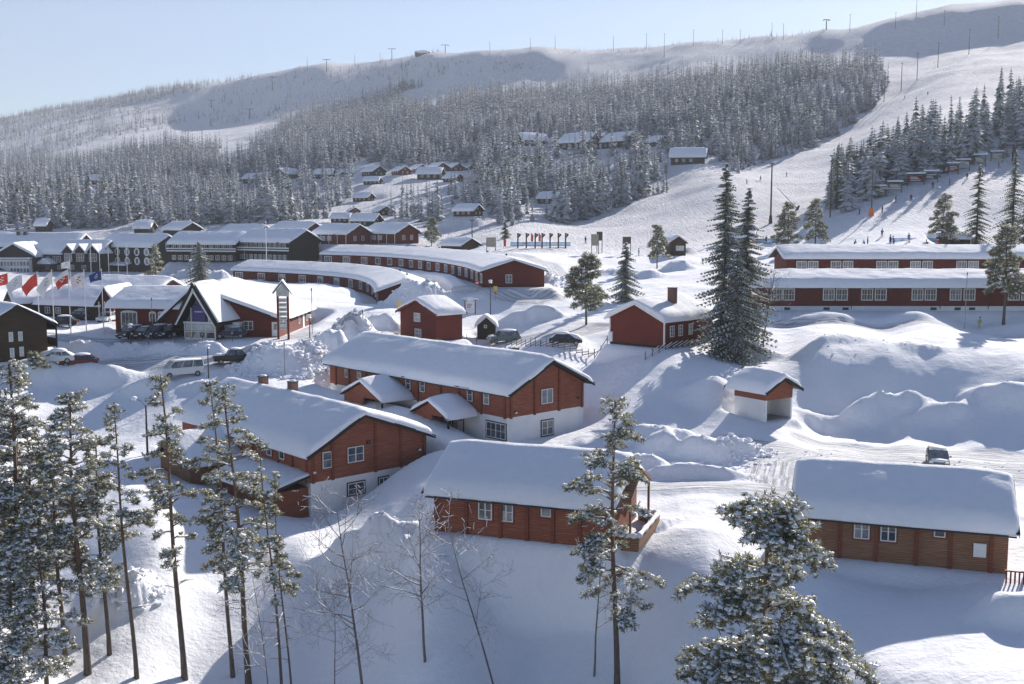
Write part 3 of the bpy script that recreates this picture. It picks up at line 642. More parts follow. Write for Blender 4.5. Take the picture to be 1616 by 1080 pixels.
# --- red barn with brick chimney
A = P(960, 545, 12.9); B = P(1048, 549, 13.3); 
bn = P(1048, 549, 13.3); bl = P(962, 547, 12.75); gx = bn-bl; gx.z = 0; wdt = gx.length; gx.normalize(); axx = Vector((gx.y, -gx.x, 0)); A = bl-axx*10.5; B = bl
bar, db = house('red_barn', 'dark red painted cottage with white corner boards and a brick chimney, beside the big spruces', 'house', A, B, wdt, 3.3, 5.15, zg=7.0, oe=.45, og=.5, t=.6, seed=41, wall='red_boards', base_h=.3, base='dark_trim', trim='white_trim', corner='white_trim', soft=2.0, sink=1.0)
for u, v in ((1060.5, 514), (1074, 510), (1090, 504)):
    a, z = on_wall(bar, 'back', db, u, v)
    window(bar, 'back', a, 1.95, db, .85, 1.35, cols=2, rows=3)
a, z = on_wall(bar, 'right', db, 964.5, 531); p = MB(); p.box(db[0], db[0]+.2, a-.3, a+.3, z-.6, z+.6, 'white_trim'); p.build('meter_cabinet', bar)
chimney(bar, 5.6, db[1]*.72, 4.0, 6.9, .85, 'brick', snowcap=False)

# --- red storehouse
A = P(631, 527, 11.3); B = P(686, 536, 11.9); ang = math.atan2(B.y-A.y, B.x-A.x)
ga = P(690, 538, 11.7); gb = P(632, 527, 11.25); gx = ga-gb; gx.z = 0; wdt = gx.length*.98; gx.normalize(); axx = Vector((gx.y, -gx.x, 0)); A = gb-axx*4.6
sto, ds = house('red_storehouse', 'small two-storey dark red storehouse with white-framed windows, behind the long log house', 'house', A, gb, wdt, 3.7, 5.3, zg=5.9, oe=.5, og=.45, t=.55, seed=43, wall='red_boards_flat', base_h=.1, base='dark_trim', trim='red_trim', soft=2)
win_px(sto, ds, 'right', [(658.5, 501), (660, 526)], 1.35, 1.2, cols=3, rows=2)
# --- small dark shed beside it
ga = P(782, 536, 11.0); gb = P(753, 535, 11.0); gx = ga-gb; gx.z = 0; wdt = gx.length; gx.normalize(); axx = Vector((gx.y, -gx.x, 0)); A = gb-axx*3.0
she, dh = house('garden_shed', 'tiny dark brown shed with a pointed snowy roof, right of the red storehouse', 'shed', A, gb, wdt, 2.1, 3.3, zg=5.2, oe=.3, og=.25, t=.3, seed=44, wall='dark_boards', base_h=0, base='dark_trim', trim='white_trim', soft=1.5)
a, z = on_wall(she, 'right', dh, 766, 515.5); window(she, 'right', a, z, dh, .4, .45, cols=1, rows=1)

# --- basement entrance hut set in the bank
ga = P(1250, 649, 15.6); gb = P(1208, 656, 16.0); gx = ga-gb; gx.z = 0; wdt = 3.9; gx.normalize(); gx = Vector((.82, .57, 0)).normalized(); axx = Vector((gx.y, -gx.x, 0)); A = gb-axx*4.2
hut, dt = house('entrance_hut', 'small open-fronted hut, orange boards over white walls, dug into the snow bank', 'hut', A, gb, wdt, 3.25, 4.25, zg=2.3, oe=.75, og=.7, t=.6, seed=47, wall='log_orange', base_h=2.15, base='plaster', trim='dark_trim', soft=1.2, sink=.6)
[bpy.data.objects.remove(c) for c in kids(hut) if c.name.startswith('foundation')]
for nm_, bx_, mt in (('side_wall', (.02, dt[0]-.02, .02, .22, -1.2, 2.16), 'plaster'), ('side_wall', (.02, dt[0]-.02, dt[1]-.22, dt[1]-.02, -1.2, 2.16), 'plaster'), ('back_wall', (.02, 1.6, .22, dt[1]-.22, -1.2, 2.16), 'plaster'), ('floor', (1.6, dt[0], .22, dt[1]-.22, -1.2, .12), 'concrete')):
    p = MB(); p.box(*bx_, mt); p.build(nm_, hut)
p = MB(); p.box(1.58, 1.66, 1.2, 2.2, .12, 2.0, 'dark_trim'); p.build('door', hut)

# --- long red terraces at the right
def terrace(name, label, u0, u1, vb, s, he, hr, W_, seed, pairs, vw, t, base_h=.45):
    A = P(u0, vb, s); B = P(u1, vb, s*1.003)
    r_, d_ = house(name, label, 'terrace house', A, B, W_, he, hr, zg=A.z, oe=.7, og=.8, t=t, seed=seed, wall='red_boards_flat', base_h=base_h, base='plaster', trim='dark_trim', soft=3, sag=.05)
    for (a_, b_) in pairs:
        for u in (a_, b_):
            a, z = on_wall(r_, 'front', d_, u, vw); window(r_, 'front', a, z, d_, 1.75, 1.8, cols=4, rows=2, b=.13)
    return r_, d_
px4 = lambda l, o=1216: [(o+a/4, o+b/4) for a, b in l]
ta, dta = terrace('terrace_house', 'long dark red terrace under thick snow at the right edge, the nearer of the two', 1186, 1760, 490.5, 10.5, 3.55, 5.0, 10, 51, px4([(38, 115), (367, 450), (609, 695), (927, 1010), (1168, 1255)])+[(1600, 1621), (1690, 1711)], 465, .95, .7)
tb, dtb = terrace('terrace_house', 'long dark red terrace at the right edge, the farther one, just below the ski slope', 1241, 1760, 437, 9.35, 3.1, 4.5, 9, 52, px4([(195, 268), (412, 488), (700, 772), (914, 990), (1205, 1280)])+[(1580, 1600), (1690, 1710)], 420.5, .75, .3)
for u in (1344, 1484, 1560):
    a, _ = on_wall(ta, 'front', dta, u, 470); p = MB(); p.tube([(a, -.1, .3), (a, -.1, 3.4)], .06, 'dark_metal', 6); p.build('downpipe', ta)
for u in (1243, 1305, 1335, 1474, 1512, 1535):
    a, _ = on_wall(ta, 'front', dta, u, 470); p = MB(); p.box(a-.45, a+.45, -.04, .04, .12, .5, 'dark_metal'); p.build('basement_vent', ta)

# --- curved terraces
def curved(name, label, pts, z_eave, W_, wall_h, rise, nwin, seed, t, base_h, gablewin=None, wins=(2.6, 1.6), winstart=.6):
    pw = [PZ(u, v, z_eave) for u, v in pts]
    # smooth path
    fine = []
    for i in range(len(pw)-1):
        p0 = pw[max(i-1, 0)]; p1 = pw[i]; p2 = pw[i+1]; p3 = pw[min(i+2, len(pw)-1)]
        for k in range(12):
            t_ = k/12; fine.append(.5*((2*p1)+(p2-p0)*t_+(2*p0-5*p1+4*p2-p3)*t_**2+(3*p1-p0-3*p2+p3)*t_**3))
    fine.append(pw[-1]); fx = np.array([p.x for p in fine]); fy = np.array([p.y for p in fine])
    sl = np.concatenate([[0], np.cumsum(np.hypot(np.diff(fx), np.diff(fy)))]); L = sl[-1]; zb = z_eave-wall_h
    x0, y0 = fx[0], fy[0]
    def pos(x):
        xc = np.clip(x, 0, L); px_ = np.interp(xc, sl, fx); py_ = np.interp(xc, sl, fy)
        e = 1.5; ax_ = np.interp(np.clip(xc-e, 0, L), sl, fx); ay_ = np.interp(np.clip(xc-e, 0, L), sl, fy); bx_ = np.interp(np.clip(xc+e, 0, L), sl, fx); by_ = np.interp(np.clip(xc+e, 0, L), sl, fy)
        tx, ty = bx_-ax_, by_-ay_; n = np.hypot(tx, ty); tx, ty = tx/n, ty/n; ex = x-xc
        return px_+tx*ex-x0, py_+ty*ex-y0, tx, ty
    def warp(V):
        a, b, tx, ty = pos(V[:, 0]); return np.stack([a-ty*V[:, 1], b+tx*V[:, 1], V[:, 2]], -1)
    def wloc(loc, rz):
        a, b, tx, ty = pos(np.array([loc[0]])); return (float(a[0]-ty[0]*loc[1]), float(b[0]+tx[0]*loc[1]), loc[2]), rz+math.atan2(ty[0], tx[0])
    root = empty(name, (x0, y0, zb), 0, label, 'terrace house')
    def sweep(nm_, prof, mat, xa, xb, parent=root):
        n = max(2, int((xb-xa)/1.5)); xs = np.linspace(xa, xb, n+1); m = len(prof); V = np.array([(x, p[0], p[1]) for x in xs for p in prof], float); V = warp(V); mb = MB(); mb.v = [tuple(v) for v in V]; k = mb.mi(mat)
        for i in range(n):
            for j in range(m): j2 = (j+1) % m; mb.f.append((i*m+j, i*m+j2, (i+1)*m+j2, (i+1)*m+j)); mb.m.append(k)
        mb.f.append(tuple(range(m))[::-1]); mb.f.append(tuple(n*m+j for j in range(m))); mb.m += [k, k]
        return mb.build(nm_, parent)
    yr = W_/2; hr = wall_h+rise; s1 = rise/yr
    sweep('wall', [(0, base_h), (W_, base_h), (W_, wall_h), (yr, hr), (0, wall_h)], 'red_boards_flat', 0, L)
    sweep('foundation', [(.05, -2), (W_-.05, -2), (W_-.05, base_h), (.05, base_h)], 'plaster', .04, L-.04)
    ro = sweep('roof', [(-.6, wall_h-.6*s1+.03), (yr, hr+.03), (W_+.6, wall_h-.6*s1+.03), (W_+.6, wall_h-.6*s1+.17), (yr, hr+.17), (-.6, wall_h-.6*s1+.17)], 'dark_trim', -.6, L+.6)
    snow_cap(root, 'roof_snow', L, W_, wall_h+.15, hr+.15, .5, .6, .6, t, warp=warp, seed=seed, parent=ro, sag=.05)
    for i in range(nwin):
        a = winstart+1.6+(L-2*winstart-3.0)*i/(nwin-1); window(root, 'front', a, wall_h-1.25, (L, W_), wins[0], wins[1], cols=3, rows=1, warp=wloc, b=.15)
        if i < nwin-1 and i % 2 == 1:
            q = a+(L-2*winstart-3.0)*.5/(nwin-1); l, rz = wloc((q, -.05, 0), 0); p = MB(); p.box(-.09, .09, -.06, .08, base_h, wall_h-.05, 'dark_trim'); o = p.build('wall_batten', root); o.location = l; o.rotation_euler = (0, 0, rz)
    for i in range(6):
        l, rz = wloc((L*(.08+.165*i), yr*1.05, hr), 0); vv = MB(); vv.tube([(0, 0, -.2), (0, 0, t+.45)], .12, 'dark_metal', 8); vv.tube([(.7, 0, -.2), (.7, 0, t+.4)], .12, 'dark_metal', 8); o = vv.build('vent_pipe', root); o.location = l; o.rotation_euler = (0, 0, rz)
    for i in range(0, int(L), 4):
        l, rz = wloc((i+2, W_/2, 0), 0); pad(l[0]+x0, l[1]+y0, rz, 2.6, W_/2+.3, zb, 3.0)
    if gablewin:
        l, rz = wloc((L, W_*gablewin, wall_h-1.3), math.pi/2); key = win_mesh(1.1, 1.45, 2, 2, 'white_trim', None); o = link('window', key[0], root); o.location = l; o.rotation_euler = (0, 0, rz); link('pane', key[1], o)
    for (xa, ya) in ((L, 0),):
        l, rz = wloc((xa, ya, 0), 0); p = MB(); p.box(-.12, .03, -.06, .1, base_h-1, wall_h-.1, 'dark_trim'); o = p.build('downpipe', root); o.location = l; o.rotation_euler = (0, 0, rz)
    return root, L, wloc
curved('curved_terrace', 'upper curved dark red terrace, ending in a gable with one window', [(508, 401.3), (544.5, 402.2), (578, 403.2), (611, 405), (645, 407.5), (678, 411), (702, 414), (722.7, 417.6), (743, 422), (762, 428.5)], 13.7, 10.5, 2.7, 1.7, 17, 61, .5, .0, gablewin=.42)
curved('curved_terrace', 'lower curved dark red terrace, its end behind a ploughed snow heap', [(367.5, 426.3), (412.5, 428), (462.5, 430.5), (500, 432.8), (550, 437.5), (577, 443), (592, 450.5), (597, 461)], 10.5, 9.8, 2.7, 1.7, 13, 62, .5, .0)
# ---------------------------------------------------------------- more buildings
def gfront(name, label, L_, R_, depth, he, hr, zg=None, cat='house', **k):
    """house whose gable faces the camera: L_, R_ = (u, v, s) of the gable's ground corners"""
    a = P(*L_); b = P(*R_); g = b-a; g.z = 0; w = g.length; g.normalize(); ax = Vector((g.y, -g.x, 0))
    return house(name, label, cat, a-ax*depth, a, w, he, hr, zg=min(a.z, b.z) if zg is None else zg, **k)
def ffront(name, label, L_, R_, W_, he, hr, zg=None, cat='house', **k):
    a = P(*L_); b = P(*R_); return house(name, label, cat, a, b, W_, he, hr, zg=(a.z+b.z)/2 if zg is None else zg, **k)
def poly_panel(root, name, pts, depth, mat, face_y):
    m = MB(); m.prism(pts, 'y', face_y, face_y+depth, mat); return m.build(name, root)
# reception: main hall, left wing, A-frame entrance
rec, dr = gfront('reception_building', 'red reception building with a black A-frame entrance, purple sign and broad snow roof', (258, 522, 11.5), (441, 525, 11.55), 19, 2.5, 6.6, zg=6.3, cat='building', rf=.28, oe=.7, og=.8, t=.55, seed=71, wall='red_boards_flat', base_h=0, base='dark_trim', trim='dark_trim', soft=4)
Lr, Wr = dr
for u in (472, 484, 494, 510, 518):
    a, _ = on_wall(rec, 'back', dr, u, 508); window(rec, 'back', a, 1.45, dr, .95, 1.25, cols=2, rows=1)
a, _ = on_wall(rec, 'back', dr, 479, 512); p = MB(); p.box(a-.5, a+.5, Wr, Wr+.05, 0, 2.1, 'white_trim'); p.build('door', rec)
a, z = on_wall(rec, 'right', dr, 392, 514); window(rec, 'right', a, z, dr, 1.3, 1.25, cols=2, rows=2)
a, z = on_wall(rec, 'right', dr, 434.5, 513); door(rec, dr, 'right', a, .1, .8, 1.9, 'white_trim', 'white_trim')
for u, zz in ((352, 5.5), (392, 5.0)): pass
# glazed link in front of the hall
a0, _ = on_wall(rec, 'right', dr, 341, 520); a1, _ = on_wall(rec, 'right', dr, 383, 520)
g = MB(); g.box(Lr, Lr+1.7, a0, a1, 0, 2.0, 'curtain'); g.box(Lr-.05, Lr+1.8, a0-.05, a1+.08, 2.0, 2.15, 'white_trim')
for i in range(9): y = a0+(a1-a0)*i/8; g.box(Lr+1.68, Lr+1.76, y-.05, y+.05, 0, 2.0, 'white_trim')
g.box(Lr+1.68, Lr+1.75, a0, a1, .0, .75, 'white_trim'); g.build('glazed_link', rec)
# A-frame, built in a frame whose x runs along its front
pa = P(291, 527, 11.75); pb = P(340, 531, 11.85); af = empty('aframe_pivot', (0, 0, 0)); bpy.data.objects.remove(af)
ang = math.atan2(pb.y-pa.y, pb.x-pa.x); Mr = rec.matrix_basis if False else Matrix.Translation(rec.location)@Matrix.Rotation(rec.rotation_euler.z, 4, 'Z')
Mw = Matrix.Translation((pa.x, pa.y, 6.35))@Matrix.Rotation(ang, 4, 'Z'); Ml = Mr.inverted()@Mw
def inrec(mb, nm_): 
    mb.v = [tuple(Ml@Vector(v)) for v in mb.v]; return mb.build(nm_, rec)
w_ = (pb-pa).length
m = MB()
for s_, x0 in ((1, -1.15), (-1, w_+1.15)):
    xm = w_/2-.1; m.prism([(x0, 1.9), (x0+s_*.35, 1.9), (xm+s_*.1, 7.15), (xm, 7.7)], 'y', -1.3, 6.0, 'dark_trim')
inrec(m, 'entrance_roof')
m = MB()
for s_, x0 in ((1, -.95), (-1, w_+.95)):
    xm = w_/2-.1
    m.prism([(x0+s_*.3, 2.0), (x0+s_*.52, 2.0), (xm+s_*.16, 6.6), (xm+s_*.1, 7.0)], 'y', -1.25, -1.12, 'white_trim')
inrec(m, 'bargeboard')
m = MB(); m.prism([(w_+1.0, 2.4), (w_+1.25, 2.5), (w_/2+.3, 7.3), (w_/2-.1, 7.6)], 'y', -1.0, 6.0, 'snow_roof'); m.prism([(-1.2, 2.2), (-1.35, 2.5), (w_/2-.4, 7.5), (w_/2-.15, 7.5)], 'y', .4, 6.0, 'snow_roof'); m.blob((w_/2-.1, 2.2, 7.55), (.35, 3.2, .3), 'snow_roof'); inrec(m, 'roof_snow')
m = MB(); m.prism([(0.1, 2.2), (w_-.1, 2.2), (w_/2, 6.4)], 'y', .3, .5, 'glass'); inrec(m, 'gable_glass')
m = MB(); m.box(-.1, w_+.1, 0.0, .2, 2.05, 2.35, 'white_trim'); 
for x in (.0, 1.05, 2.15, 3.2, w_-.12): m.box(x, x+.13, -.02, .12, -.1, 2.1, 'white_trim')
m.box(.95, 1.1, .1, .25, 2.3, 4.2, 'white_trim'); m.box(w_-1.1, w_-.95, .1, .25, 2.3, 4.2, 'white_trim')
m.box(0, w_, -.02, .1, .95, 1.07, 'white_trim'); m.box(0, w_, -.02, .1, -.1, .2, 'white_trim'); inrec(m, 'entrance_frame')
m = MB(); m.box(.05, w_-.05, .04, .1, 0, 2.1, 'glass'); m.box(.2, w_-.2, .03, .045, 1.15, 2.0, 'curtain'); inrec(m, 'entrance_glass')
m = MB(); m.box(w_/2-.95, w_/2+.95, -.1, .08, 2.5, 4.55, 'sign_purple'); sg = inrec(m, 'sign')
m = MB()     # its small white lettering: one short row, too small to read
rs = random.Random(4); x = w_/2-.62
while x < w_/2+.6: ww = rs.choice([.06, .1, .12]); m.box(x, x+ww, -.115, -.102, 3.62, 3.62+rs.choice([.13, .18]), 'white_trim'); x += ww+.035
mm = m; mm.v = [tuple(Ml@Vector(v)) for v in mm.v]; o = mm.build('lettering', sg)
m = MB(); m.box(0.05, w_-.05, .3, 6, -.2, 2.1, 'red_boards_flat'); inrec(m, 'entrance_wall')
# left wing
lw, dl = ffront('reception_wing', 'red one-storey wing with arched white windows left of the A-frame entrance', (183, 522, 11.35), (284, 523, 11.5), 9.5, 4.05, 5.9, zg=6.4, cat='building', oe=.9, og=1.2, t=.6, seed=72, wall='red_boards_flat', base_h=0, base='dark_trim', trim='dark_trim', soft=3)
def arch_window(root, dims, face, a, z, w, hgt, cols=2):
    f = MB(); n = 8; pts = [(-w/2, -hgt/2), (w/2, -hgt/2), (w/2, hgt/2-.22)]+[(w/2*math.cos(math.pi*i/n), hgt/2-.22+.3*math.sin(math.pi*i/n)) for i in range(1, n)]+[(-w/2, hgt/2-.22)]
    f.prism(pts, 'y', -.06, 0, 'white_trim'); o = f.build('window', root); g = MB(); k = (w-.26)/cols
    for i in range(cols): x = -w/2+.13+i*k; g.box(x+.04, x+k-.04, -.08, -.055, -hgt/2+.45*(hgt > 2), hgt/2-.25, 'glass')
    g.build('pane', o); L, W_ = dims; o.location = {'front': (a, 0, z)}[face]
a, z = on_wall(lw, 'front', dl, 204, 504); arch_window(lw, dl, 'front', a, z-.1, 2.5, 2.5, 4)
for u in (241, 255, 270, 284): a, z = on_wall(lw, 'front', dl, u, 500); arch_window(lw, dl, 'front', a, z, 1.05, 1.35, 2)
# sign tower
pt = P(438, 527, 11.75); tow = empty('sign_tower', (pt.x, pt.y, 6.3), R(6), 'tall red sign tower with small gabled cap and white panels beside the reception', 'sign tower')
for x in (.12, 1.45): m = MB(); m.box(x-.14, x+.14, -.14, .3, -1, 5.8 if x > 1 else 6.6, 'red_boards_flat'); m.build('post', tow)
rs = random.Random(3)
for i in range(7):
    m = MB(); z = 1.25+i*.62; m.box(.3, 1.28, -.05, .05, z, z+.54, 'curtain'); o = m.build('sign_panel', tow); m = MB()
    x = .38
    while x < 1.15: ww = rs.choice([.05, .09, .13]); m.box(x, x+ww, -.062, -.052, z+.2, z+.2+rs.choice([.12, .16]), 'dark_metal' if i % 2 else 'car_green'); x += ww+.04
    m.build('lettering', o)
m = MB(); m.prism([(-.05, 5.75), (1.6, 5.75), (1.6, 6.5), (.78, 7.55), (-.05, 6.5)], 'y', -.15, .35, 'curtain'); m.build('cap', tow)
m = MB(); m.prism([(-.45, 6.1), (.78, 7.7), (2.0, 6.1), (2.0, 6.22), (.78, 7.85), (-.45, 6.22)], 'y', -.7, .9, 'dark_trim'); r_ = m.build('roof', tow)
m = MB(); m.prism([(-.5, 6.2), (.78, 7.85), (2.02, 6.2), (2.0, 6.38), (.78, 8.05), (-.5, 6.38)], 'y', -.72, .92, 'snow_roof'); m.build('roof_snow', r_)
# dark brown house left
dk, dd = gfront('brown_house', 'dark brown two-storey house with four small windows at the left edge', (-22, 571, 13.6), (76, 563, 13.05), 12, 4.5, 6.5, zg=5.6, oe=1.2, og=.6, t=.3, seed=73, wall='brown_boards', base_h=0, base='dark_trim', soft=2)
win_px(dk, dd, 'right', [(17, 532), (32, 531), (19, 557), (34, 555)], .5, 1.15, cols=1, rows=1, glassm='curtain')
for z in (1.5, 3.6):
    m = MB(); m.box(2, dd[0]-.3, dd[1], dd[1]+1.3, z-.2, z, 'dark_trim'); m.box(2, dd[0]-.3, dd[1]+1.22, dd[1]+1.3, z, z+.8, 'brown_boards'); m.build('balcony', dk)
m = MB(); m.box(dd[0]-.4, dd[0]-.25, dd[1]+1.2, dd[1]+1.35, -.5, 4.2, 'dark_trim'); m.build('balcony_post', dk)
chimney(dk, 4, dd[1]*.45, 4.8, 6.8, .9, 'grey_metal')
# buildings behind the flags
x1, q = ffront('red_lodge', 'long low red lodge behind the flagpoles', (62, 506, 10.2), (168, 503, 10.5), 9, 2.4, 4.3, t=.6, seed=74, oe=.7, og=.7, wall='brown_boards', base_h=0, base='dark_trim', soft=3)
for u in (128, 75, 92): a, z = on_wall(x1, 'front', q, u, 486); window(x1, 'front', a, 1.3, q, 1.0, 1.0)
x2, q = gfront('gatehouse', 'narrow dark-gabled red house with white porch posts beside the reception wing', (160, 508, 10.6), (180, 507, 10.6), 9, 3.3, 4.9, t=.5, seed=75, oe=.5, og=1.2, wall='red_boards_flat', base_h=0, base='dark_trim', soft=2)
for y in (.05, .9, 1.7): m = MB(); m.box(q[0]+.9, q[0]+1.05, y, y+.12, 0, 3.1, 'white_trim'); m.build('porch_post', x2)
x3, q = gfront('red_cottage', 'small rusty red cottage between the left flagpoles', (12, 496, 9.9), (24, 499, 10.2), 5.5, 2.2, 3.6, t=.55, seed=76, oe=.5, og=.4, wall='brown_boards', base_h=0, base='dark_trim', soft=2)
x4, q = ffront('annex_house', 'long low snow-roofed annex behind the reception wing', (120, 482, 9.2), (245, 480, 9.4), 9, 2.2, 4.0, t=.7, seed=77, oe=.8, og=.6, wall='red_boards_flat', base_h=0, base='dark_trim', soft=3)
# hotel left back
h1, q1 = ffront('dark_hotel', 'black hotel wing with glazed white veranda and three small dormers, far left', (50, 428, 5.25), (158, 427, 5.35), 11, 5.4, 8.6, zg=7.2, cat='hotel', t=.8, seed=81, oe=.6, og=.5, wall='dark_boards', base_h=0, base='dark_trim', soft=5)
for u in (113, 132, 152):
    a, _ = on_wall(h1, 'front', q1, u, 410); m = MB(); m.prism([(a-1.9, 3.5), (a+1.9, 3.5), (a+1.9, 6.0), (a, 7.9), (a-1.9, 6.0)], 'y', -1.5, 4, 'dark_boards'); o = m.build('dormer', h1)
    for sg_ in (-1, 1): m = MB(); m.prism([(a, 7.9), (a, 8.35), (a+sg_*2.5, 5.75), (a+sg_*2.5, 5.4)], 'y', -2.0, 4.6, 'snow_roof'); m.build('dormer_snow', o)
    window(h1, 'front', a, 4.3, q1, 2.6, 2.4, cols=3, rows=2, off=1.5)
    if u < 150: window(h1, 'front', a, 1.3, q1, 1.6, 1.4, cols=2, rows=1)
for u in (56, 64, 75, 86, 93): a, z = on_wall(h1, 'front', q1, u, 406); window(h1, 'front', a, 3.7, q1, 1.3, 1.8 if u > 80 else 1.4)
for u in (60, 74, 93): a, z = on_wall(h1, 'front', q1, u, 406); window(h1, 'front', a, 1.2, q1, 1.2, 1.3)
m = MB(); a, _ = on_wall(h1, 'front', q1, 79, 415); m.prism([(a-2, 2.3), (a+2, 2.3), (a, 3.6)], 'y', -3, 0, 'dark_boards'); m.build('porch_gable', h1); m = MB(); m.prism([(a-2.3, 2.3), (a+2.3, 2.3), (a, 4.0)], 'y', -3.2, -3.0, 'snow_roof'); m.prism([(a-2.4, 2.3), (a, 3.65), (a+2.4, 2.3), (a+2.4, 2.65), (a, 4.1), (a-2.4, 2.65)], 'y', -3.0, 0, 'snow_roof'); m.build('porch_snow', h1)
h2, q2 = gfront('dark_hotel', 'black hotel gable with a glazed white veranda and stairs at the left edge', (-6, 430, 5.35), (54, 429, 5.35), 14, 5.0, 8.2, zg=7.0, cat='hotel', t=.8, seed=82, oe=.8, og=.8, wall='dark_boards', base_h=0, base='dark_trim', trim='dark_trim', soft=5)
L2, W2 = q2; m = MB(); m.box(L2, L2+2.2, .3, W2-.5, 0, 4.0, 'white_trim'); m.build('veranda', h2)
m = MB(); m.box(L2-.1, L2+2.5, .1, W2-.3, 4.0, 4.15, 'dark_trim'); m.box(L2-.1, L2+2.5, .1, W2-.3, 4.15, 4.5, 'snow_roof'); m.build('veranda_roof', h2)
for i in range(11):
    for z in (2.75, .8):
        if z < 1 and i < 5: continue
        window(h2, 'right', .9+i*.95, z, q2, .8, 1.35, cols=1, rows=1, off=2.2)
m = MB(); m.prism([(.4, 0), (5.6, 0), (.4, 2.4)], 'x', L2+2.2, L2+3.6, 'dark_boards'); m.build('stair', h2)
h3, q3 = ffront('dark_hotel', 'black hotel block with two rows of white octagonal windows', (160, 427, 5.2), (243, 428, 5.4), 10.5, 7.6, 10.4, zg=7.2, cat='hotel', t=.9, seed=83, oe=.8, og=.9, wall='dark_boards', base_h=0, base='dark_trim', soft=5)
def octa(root, dims, a, z, r=1.15):
    m = MB(); pts = [(r*1.0*math.cos(math.pi/8+math.pi/4*i)/math.cos(math.pi/8), r*math.sin(math.pi/8+math.pi/4*i)/math.cos(math.pi/8)) for i in range(8)]; m.prism(pts, 'y', -.08, 0, 'white_trim')
    o = m.build('window', root); o.location = (a, 0, z); g = MB(); g.box(-.5, .5, -.1, -.07, -.7, .65, 'glass'); g.build('pane', o)
for i in range(5):
    a, _ = on_wall(h3, 'front', q3, 169.5+15.4*i, 392); octa(h3, q3, a, 5.9); octa(h3, q3, a, 3.2)
m = MB(); a, _ = on_wall(h3, 'front', q3, 186, 405); m.prism([(-2.6, 1.9), (0, 2.5), (0, 2.9), (-2.6, 2.4)], 'x', 0.2, a+6, 'snow_roof'); m.build('canopy', h3)
win_px(h3, q3, 'right', [(247, 386)], 1.6, 2.0); win_px(h3, q3, 'right', [(263, 388)], 1.1, 2.2)
h4, q4 = ffront('dark_hotel', 'wide black hotel roof rising behind the other wings, far left', (-60, 405, 4.75), (120, 403, 4.8), 13, 5.0, 8.5, zg=9.0, cat='hotel', t=.8, seed=84, oe=.6, og=.5, wall='dark_boards', base_h=0, base='dark_trim', soft=6)
for u in (17, 28): chimney(h4, on_wall(h4, 'front', q4, u, 370)[0], 5, 6.5, 9.6, 1.2, 'dark_metal', snowcap=False)
h5, q5 = ffront('dark_lodge', 'dark two-storey lodge with white balcony rails, left of its twin, behind the snowy pine', (270, 414, 5.75), (372, 414, 5.85), 10, 5.2, 7.6, t=.7, seed=85, oe=1.0, og=.8, wall='dark_boards', base_h=0, base='dark_trim', soft=4)
h6, q6 = ffront('dark_lodge', 'dark two-storey lodge with white balcony rails and a green-black gable, behind the lower curved terrace', (378, 413, 5.8), (459, 413, 6.05), 10, 5.5, 8.0, t=.7, seed=86, oe=1.0, og=.9, wall='dark_boards', base_h=0, base='dark_trim', soft=4)
for r_, q in ((h5, q5), (h6, q6)):
    for z in (2.9,):
        m = MB(); m.box(-.3, q[0]+1.0, -1.5, 0, z-.15, z, 'dark_trim'); m.box(-.3, q[0]+1.0, -1.56, -1.5, z, z+.35, 'white_trim'); m.box(-.3, q[0]+1.0, -1.56, -1.5, z+.65, z+.95, 'white_trim'); m.build('balcony', r_)
    n = int(q[0]/1.9)
    for i in range(n):
        for z in (1.2, 4.2): window(r_, 'front', 1+i*1.9, z, q, 1.3, 1.3, cols=2, rows=1)
wl = [('red_row_house', 'red gabled row house above the curved terraces, right one of the white-verandaed pair', (576, 384, 5.75), (626, 384.5, 5.95), 7.5, 2.9, 4.9, 91, 'red_boards_flat', .6),
      ('red_row_house', 'red gabled row house above the curved terraces, left one of the white-verandaed pair', (496, 385, 5.75), (549, 386, 5.95), 7.5, 2.9, 4.9, 92, 'red_boards_flat', .6),
      ('red_row_house', 'red gabled house half hidden behind the twin dark lodges', (424, 383, 5.45), (478, 384, 5.6), 9, 3.0, 5.4, 93, 'red_boards_flat', .7),
      ('dark_lodge', 'low snow-roofed dark house behind the left dark lodge', (346, 384, 5.2), (402, 384, 5.3), 9, 2.6, 5.0, 94, 'dark_boards', .7),
      ('dark_cabin', 'small dark snow-roofed cabin below the chute, left of the signboard on posts', (696, 398, 6.2), (728, 399.5, 6.3), 6.5, 1.9, 3.3, 95, 'brown_boards', .5)]
for nme, lab, l_, r_, w_, he_, hr_, sd_, wm, t_ in wl:
    o, q = ffront(nme, lab, l_, r_, w_, he_, hr_, t=t_, seed=sd_, oe=.7, og=.7, wall=wm, base_h=0, base='dark_trim', soft=4, sink=2)
    if nme == 'red_row_house':
        for i in range(3): window(o, 'front', 1.3+i*2.7, 1.5, q, 1.9, 1.3, cols=4, rows=1, glassm='curtain')
        for y in (2.4, 5.1): window(o, 'right', y, 1.6, q, .9, 1.3)
        for i in range(5): m = MB(); m.box(i*q[0]/4-.06, i*q[0]/4+.06, -.7, -.58, 0, 2.7, 'white_trim'); m.build('veranda_post', o)
for nme, lab, l_, r_, w_, sd_ in [('dark_house', 'snow-capped dark roof just behind the octagonal-window hotel, the left one', (212, 371, 4.6), (236, 371, 4.6), 7, 101), ('dark_house', 'snow-capped dark roof just behind the octagonal-window hotel, the right one', (258, 373, 4.7), (288, 374, 4.8), 7, 102), ('dark_house', 'tiny house among the trees above the far left hotel roof', (56, 366, 4.3), (72, 366, 4.3), 6, 103)]:
    o, q = ffront(nme, lab, l_, r_, w_, 2.4, 4.3, t=.7, seed=sd_, oe=.7, og=.7, wall='dark_boards', base_h=0, base='dark_trim', soft=4, sink=2)
